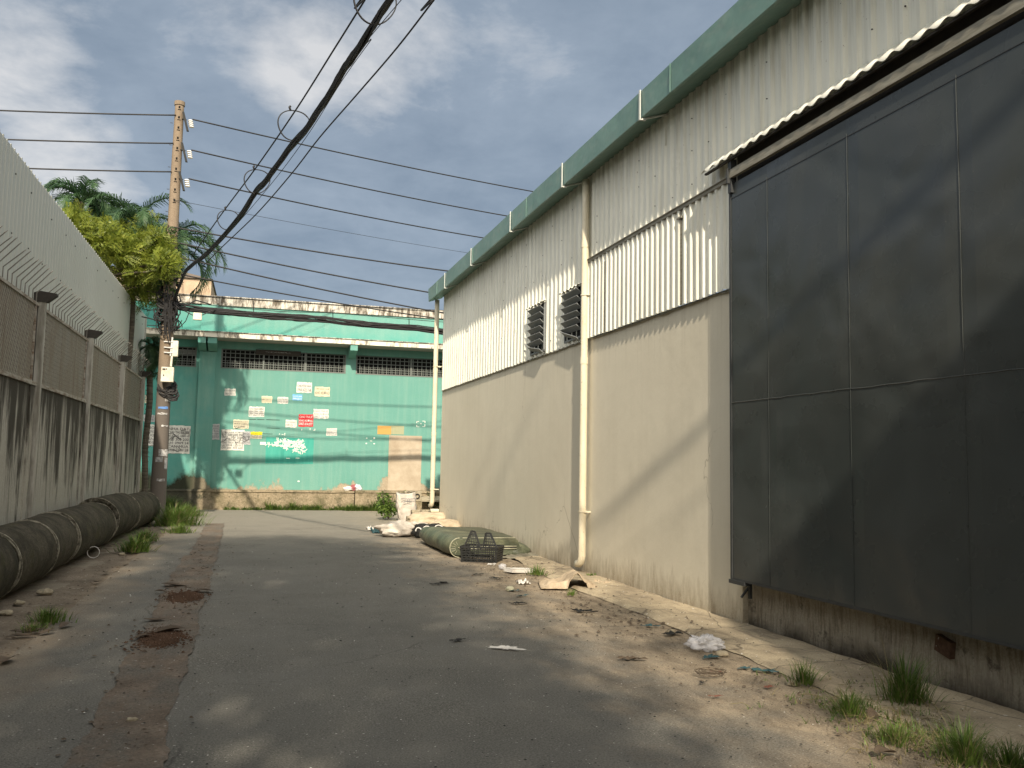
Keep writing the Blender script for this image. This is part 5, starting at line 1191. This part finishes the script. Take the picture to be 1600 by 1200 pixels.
for s_ in (-.012,):
    b.tube([mt(s_, LEN * .9, TH * 1.10)] + [mt(s_, t_, TH * 1.10) for t_ in (.9, .6, .4, TH * 1.25)] + [mt(s_, TH * 1.0, TH)] + [mt(s_, t_, TH * .88) for t_ in (TH * 1.25, .4, .6, .9)] + [mt(s_, LEN * .9, TH * .88)], .010, 6)
    b.tube([mt(s_ + .01, .02 + TH + TH * .95 * math.cos(a), TH + TH * .94 * math.sin(a)) for a in [math.pi / 2 + math.pi * i / 16 for i in range(17)]], .008, 6)
    for k in range(6):
        a = math.pi / 2 + math.pi * (k + .6) / 6.4; b.tube([mt(s_ + .004, TH + TH * .30 * math.cos(a), TH + TH * .3 * math.sin(a)), mt(s_ + .008, TH + TH * .78 * math.cos(a), TH + TH * .62 * math.sin(a))], .0035, 4)
b.tube([mt(.02, t_, TH * 2 * .965) for t_ in (.25, .6, .9, 1.2)] , .008, 6)
b.build('piping', M_piping, e)
b = MB(); b.tube([mt(-.006, TH * 1.3, TH), mt(-.006, LEN * .9, TH)], .013, 6); b.build('fold_gap', M_char, e)
# far leaf of the mattress and the flat sheet beside it
o = blob('cushion', (4.45, 15.75, 0), .34, .55, .16, M_matt, 'olive cushion end wedged between the crate and the warehouse wall', 'cushion', 14, rough_=.08, flat=.5)
cloth('grey_sheet', 800, 868, .95, 1.2, .07, mat('dusty_sheet', lambda n: n.mix(n.mr(n.noise(n.pos(), 4, 5), .35, .65), (.20, .185, .14), (.115, .105, .08)), rough=.9), 'dusty olive sheet spread flat behind the crate', 'sheet', 22, fr=1.2)
# plastic crate, broken, with its end panels standing up
cr = onZ(753, 877); cr.z = 0
e = empty('plastic_crate', cr, 'broken black plastic crate with two triangular side panels sticking up', 'crate')
CM = Matrix.Translation(cr) @ Matrix.Rotation(R(-28), 4, 'Z'); b = MB(CM); LX, LY, HH = .29, .21, .25
def slatwall(b, x0, y0, x1, y1, flare):
    d = Vector((x1 - x0, y1 - y0, 0)); L_ = d.length; d.normalize(); nrm = Vector((d.y, -d.x, 0))
    for k in range(7):
        z = .012 + k * HH / 6.4; o_ = nrm * flare * z / HH; b.obox(Vector(((x0 + x1) / 2, (y0 + y1) / 2, z)) + o_, d * (L_ / 2 + flare * z / HH), nrm * .005, Vector((0, 0, .007 if k < 6 else .016)))
    for k in range(9):
        t = k / 8; p = Vector((x0, y0, 0)) + d * L_ * t; b.obox(p + nrm * flare * .5 + Vector((0, 0, HH / 2)), d * (.006 if k not in (0, 8) else .014), nrm * .005, Vector((0, 0, HH / 2)) + nrm * flare * .5)
slatwall(b, -LX, -LY, LX, -LY, .03); slatwall(b, LX, -LY, LX, LY, .03); slatwall(b, LX, LY, -LX, LY, .03); slatwall(b, -LX, LY, -LX, -LY, .03)
b.build('basket', M_crate, e)
b = MB(CM)
for k in range(8): b.box(-LX, -LY + k * .053, .004, LX, -LY + .016 + k * .053, .012)
for k in range(9): b.box(-LX + k * .065, -LY, .013, -LX + .014 + k * .065, LY, .018)
b.build('bottom', M_crate, e)
for (pts, ) in ((((-.29, -.10, .22), (-.17, -.08, .50), (-.115, -.06, .49), (.02, -.16, .20)),), (((.03, -.05, .24), (.07, -.05, .47), (.15, -.05, .47), (.30, -.20, .24)),)):
    b = MB(CM); P = [Vector(p) for p in pts]
    for i in range(4):
        a, c = P[i], P[(i + 1) % 4]; d = c - a
        if i < 3: b.obox((a + c) / 2, d / 2, (0, .012, 0), d.cross(Vector((0, 1, 0))).normalized() * .013)
    for k in range(1, 5):
        t = k / 5; a = P[0].lerp(P[3], t); mid = P[1].lerp(P[2], t); c = a.lerp(mid, .93); b.obox((a + c) / 2, (c - a) / 2, (0, .005, 0), (.006, 0, 0))
        a = P[0].lerp(P[1], t); c = P[3].lerp(P[2], t); b.obox((a + c) / 2, (c - a) / 2, (0, .005, 0), (0, 0, .006))
    b.build('side_panel', M_crate, e)
# foam board, brown cloth, plastic bag and smaller scraps
c = onZ(812, 895); b = MB(Matrix.Translation(c) @ Matrix.Rotation(.35, 4, 'Z') @ Matrix.Rotation(.06, 4, 'Y')); b.grid(12, 6, lambda u, v: (-.22 + .44 * u, -.11 + .22 * v, .065 + .005 * fbm(u * 5, v * 4, 0, 1))); b.box(-.22, -.11, .012, .22, .11, .062); o = b.build('foam_board', M_white); tag(o, 'white foam board lying on the dirt right of the crate', 'foam board')
c = onZ(888, 917); b = MB()
def tc(u, v):
    x = (u - .5) * .78; y = (v - .5) * .75; z = .05 + .16 * math.exp(-((u - .60) ** 2) / .02) * (1 - .5 * v) + .05 * math.sin(u * 5 + v * 2) ** 2 + .04 * fbm(u * 3, v * 3, 5, 1.5); z *= min(1, .25 + 5 * min(u, 1 - u, 1.0)); 
    if v < .08 and abs(u - .62) > .16: z *= .3
    p = Matrix.Rotation(-.25, 3, 'Z') @ Vector((x, y, 0)); return (c.x + p.x, c.y + p.y, max(.03, z))
b.grid(34, 28, tc); o = b.build('brown_cloth', M_tan, smooth=True); md = o.modifiers.new('thick', 'SOLIDIFY'); md.thickness = .008; tag(o, 'stiff tan cloth draped in a ridge at the foot of the near downspout', 'cloth')
cloth('tan_rag', 928, 914, .45, .32, .04, M_tan, 'flat end of tan cloth on the pavement under the downspout mouth', 'cloth', 41)
def m_clear(n): return n.mix(n.noise(n.pos(), 20, 3), (.62, .62, .66), (.85, .85, .88))
M_clear = mat('clear_plastic', m_clear, rough=.25, spec=.6, alpha=.38)
blob('plastic_bag', onZ(1103, 1016), .15, .14, .065, M_clear, 'crumpled clear plastic bag on the kerb line', 'plastic bag', 3, rough_=.55, fr=2.6, nu=46, nv=26)
cloth('white_scrap', 818, 913, .17, .13, .05, M_white, 'small bright white plastic scrap below the foam board', 'scrap', 44, n=12)
cloth('white_scrap', 768, 883, .14, .05, .02, M_white, 'thin pale scrap right below the crate', 'scrap', 45, n=8)
blob('grey_wad', onZ(785, 890), .06, .05, .05, M_clear, 'pale grey plastic wad left of the foam board', 'scrap', 46)
blob('paper_cup', onZ(797, 924), .055, .045, .035, M_piping, 'small beige wad beside a blue scrap on the lane', 'scrap', 47)
def rag(px, py, rx, ry, h, material, label, seed, rot, z0):
    c = onZ(px, py); b = MB(); M_ = Matrix.Rotation(rot, 3, 'Z')
    def fn(u, v):
        a = u * 2 * math.pi; k = 1 + 1.3 * fbm(math.cos(a) * 1.5 + seed, math.sin(a) * 1.5, 0, 1.3, 4); p = M_ @ Vector((math.cos(a) * rx * v * k, math.sin(a) * ry * v * k, 0)); return (c.x + p.x, c.y + p.y, z0 + h * abs(fbm(p.x * 14 + seed, p.y * 14, seed, 1, 3)) * 1.6)
    b.grid(34, 7, fn); o = b.build('scrap', material, smooth=True); tag(o, label, 'scrap'); return o
for i, (px, py, s_, mm, lb) in enumerate(((806, 925, .10, M_teal, 'blue scrap beside the beige wad'), (815, 933, .10, M_teal, 'long teal scrap below the beige wad'), (1017, 981, .10, M_teal, 'teal scrap on the kerb line up lane of the clear bag'), (1110, 1030, .12, M_teal, 'torn teal scrap just below the clear plastic bag'), (1165, 1047, .08, M_teal, 'teal plastic strip farther down the kerb line'), (1190, 1052, .11, M_teal, 'pale teal shred at the right end of the kerb scraps'),
                                          (947, 924, .07, M_redp, 'red wrapper scrap by the tan cloth'), (1118, 1083 - 30, .05, M_redp, 'small reddish wrapper in the dirt'), (1120, 1142 - 50, .05, M_redp, 'orange red scrap farther out on the lane'), (1200, 1077, .06, M_redp, 'reddish scrap left of the farthest near tuft'),
                                          (909, 957, .16, M_char, 'twisted black strip on the dirty lane below the tan cloth'), (685, 914, .15, M_char, 'black strip lying on the open lane, left of the litter'), (748, 899, .10, M_char, 'short black strip below the crate'), (776, 905, .12, M_char, 'long thin dark strip beyond the foam board'), (711, 1003, .10, M_char, 'black shred near the middle of the lane'), (1053, 993, .14, M_char, 'black tangle on the kerb line beside the grey stone'), (1002, 972, .06, M_char, 'small dark lump on the kerb line'), (1098, 1070, .05, M_char, 'round black lump on the lane below the clear bag'), (985, 1032, .13, M_brown, 'curled brown leaf in front of the kerb scraps'), (810, 945, .12, M_char, 'dark flat strip on the lane below the teal scraps'), (1064, 912, .06, M_char, 'dark pebble on the sunlit pavement'), (790, 1016, .14, M_white, 'flat pale smear of plastic in the lane'))):
    rag(px, py, s_ * .75, s_ * .30, s_ * .16, mm, lb, 100 + i, .6 * math.sin(i * 2.3), .014 if px < 1000 else .018)
# dead leaves
def dleaf(px, py, L_, label, seed, rot, curl=.5, z0=.02, up=0):
    c = onZ(px, py); q = random.Random(seed); b = MB(Matrix.Translation((c.x, c.y, z0)) @ Matrix.Rotation(rot, 4, 'Z') @ Matrix.Rotation(-up, 4, 'Y'))
    def fn(u, v):
        w_ = math.sin(math.pi * min(1, u * .93 + .05)) ** .8 * L_ * .26; y = (v - .5) * 2 * w_; return (u * L_ - L_ / 2, y, .012 + curl * (y * y) / L_ * 1.6 + .05 * L_ * math.sin(u * 4 + seed))
    b.grid(12, 8, fn); o = b.build('dead_leaf', M_brown, smooth=True); md = o.modifiers.new('thick', 'SOLIDIFY'); md.thickness = .0015; tag(o, label, 'leaf')
dleaf(1384, 1184, .17, 'large curled brown leaf at the bottom, left of the corner grass', 1, .2, 1.3)
dleaf(1362, 1125, .13, 'upright brown leaf curl right of the short dense tuft', 2, 1.2, 1.6, up=.9)
dleaf(1440, 1135, .13, 'flat brown leaf on the slab below the tall dark tuft', 3, .1, .5)
dleaf(262, 990, .30, 'long curled brown leaf on the nearer red soil', 4, .15, 1.0)
dleaf(222, 1000, .16, 'small dark leaf at the left rim of the nearer red soil', 5, .4, .8)
dleaf(318, 927, .24, 'pale brown leaf at the right rim of the farther red soil', 6, .2, .5)
dleaf(252, 928, .16, 'short leaf at the left rim of the farther red soil', 7, .1, .9)
dleaf(272, 917, .30, 'thin dry leaf just beyond the farther red soil', 8, 0.05, .6)
dleaf(242, 972, .20, 'pale dry leaf between the two red soil heaps', 9, -.1, .5)
for i, (px, py, lb) in enumerate(((28, 992, 'pale leaf leftmost in the small pile by the pipes'), (36, 997, 'long leaf lowest in the small pile by the pipes'), (52, 990, 'dark leaf in the middle of the small pile by the pipes'), (72, 992, 'pale leaf rightmost in the small pile by the pipes'), (103, 981, 'flat white brown leaf right of the dark grass patch'), (10, 1036, 'leaf at the lower left edge of the photo'), (165, 897, 'leaf on the dirt strip beside the broken pipe'), (152, 912, 'dark leaf on the dirt strip beside the third pipe'))):
    dleaf(px, py, .15 + .03 * (i % 3), lb, 20 + i, .3 * i, .7)
ng = 0
rl = random.Random(99)
# fine scattered grit, crumbs and leaf bits nobody could count
b = MB()
def chip(x, y, s_, z): 
    a = rl.uniform(0, 3.14); ca, sa = math.cos(a), math.sin(a); h_ = s_ * rl.uniform(.2, .6); w_ = s_ * rl.uniform(.4, 1)
    b.add([(x + ca * s_, y + sa * s_, z), (x - sa * w_, y + ca * w_, z), (x - ca * s_, y - sa * s_, z), (x + sa * w_, y - ca * w_, z), (x, y, z + h_)], [(0, 1, 4), (1, 2, 4), (2, 3, 4), (3, 0, 4)])
for (n_, mmat, nm, lab) in ((1700, M_char, 'dark_grit', 'dark grit and leaf crumbs strewn over the lane'), (520, M_white, 'pale_grit', 'pale stone chips strewn over the lane and pavement'), (2600, M_brown, 'leaf_crumbs', 'brown leaf crumbs gathered along the right kerb and trench')):
    b = MB()
    for k in range(n_):
        y = 3.3 + 15 * rl.random() ** 1.5; m_ = rl.random()
        if nm == 'leaf_crumbs': x = (3.75 + rl.gauss(0, .33)) if m_ < .65 else (-.75 + rl.gauss(0, .25) if m_ < .85 else -2.0 + rl.gauss(0, .15))
        elif nm == 'dark_grit': x = (3.3 + rl.gauss(0, .7)) if m_ < .5 else rl.uniform(-1.9, 4.6)
        else: x = rl.uniform(-2, 4.8)
        x = min(4.8, max(-2.3, x)); z = .050 if x > 4.15 else .012
        chip(x, y, rl.choice((.003, .004, .005, .009)) * (1.0 + (y > 8) * .5) * (.75 if nm == 'pale_grit' else (1.25 if nm == 'dark_grit' else 1.9 * rl.uniform(.5, 1.3))), z)
    tag(b.build(nm, mmat), lab, 'grit', None, 'stuff')
# stones along the verge
for i, (px, py, s_, lb) in enumerate(((10, 962, .07, 'pale stone under the nearest visible pipe'), (30, 945, .06, 'grey stone beside the pipes at the left edge'), (190, 868, .06, 'pale stone between the broken pipe and the dark clump'), (1128, 1026, .06, 'tan stone beside the clear plastic bag'), (1048, 990, .05, 'grey stone on the kerb line by the black tangle'), (1240, 1072, .05, 'pink brick chip before the farthest near tuft'), (206, 1128, .035, 'small stone on the trench strip near the camera'), (70, 930, .09, 'pale long stone splinter under the third pipe'))):
    blob('stone', onZ(px, py), s_, s_ * .7, s_ * .45, M_block, lb, 'stone', i, 14, 8, .35)
c = onZ(145, 873); b = MB(); b.tube([(c.x + .09 * math.cos(a), c.y + .02, .10 + .09 * math.sin(a)) for a in [i * .4 for i in range(17)]], .006, 5); tag(b.build('wire_loop', M_white), 'thin white plastic loop standing by the pipe', 'wire loop')
c = onZ(1105, 1053 + 5); b = MB(); q = random.Random(2)
for k in range(7): b.tube([(c.x + .10 * math.cos(a) + .01 * k, c.y + .09 * math.sin(a), .02 + .03 * abs(math.sin(a * .5 + k))) for a in [i * .45 + k for i in range(12)]], .0025, 4)
tag(b.build('wire_nest', M_brown), 'flattened nest of thin brown wire on the lane', 'wire')
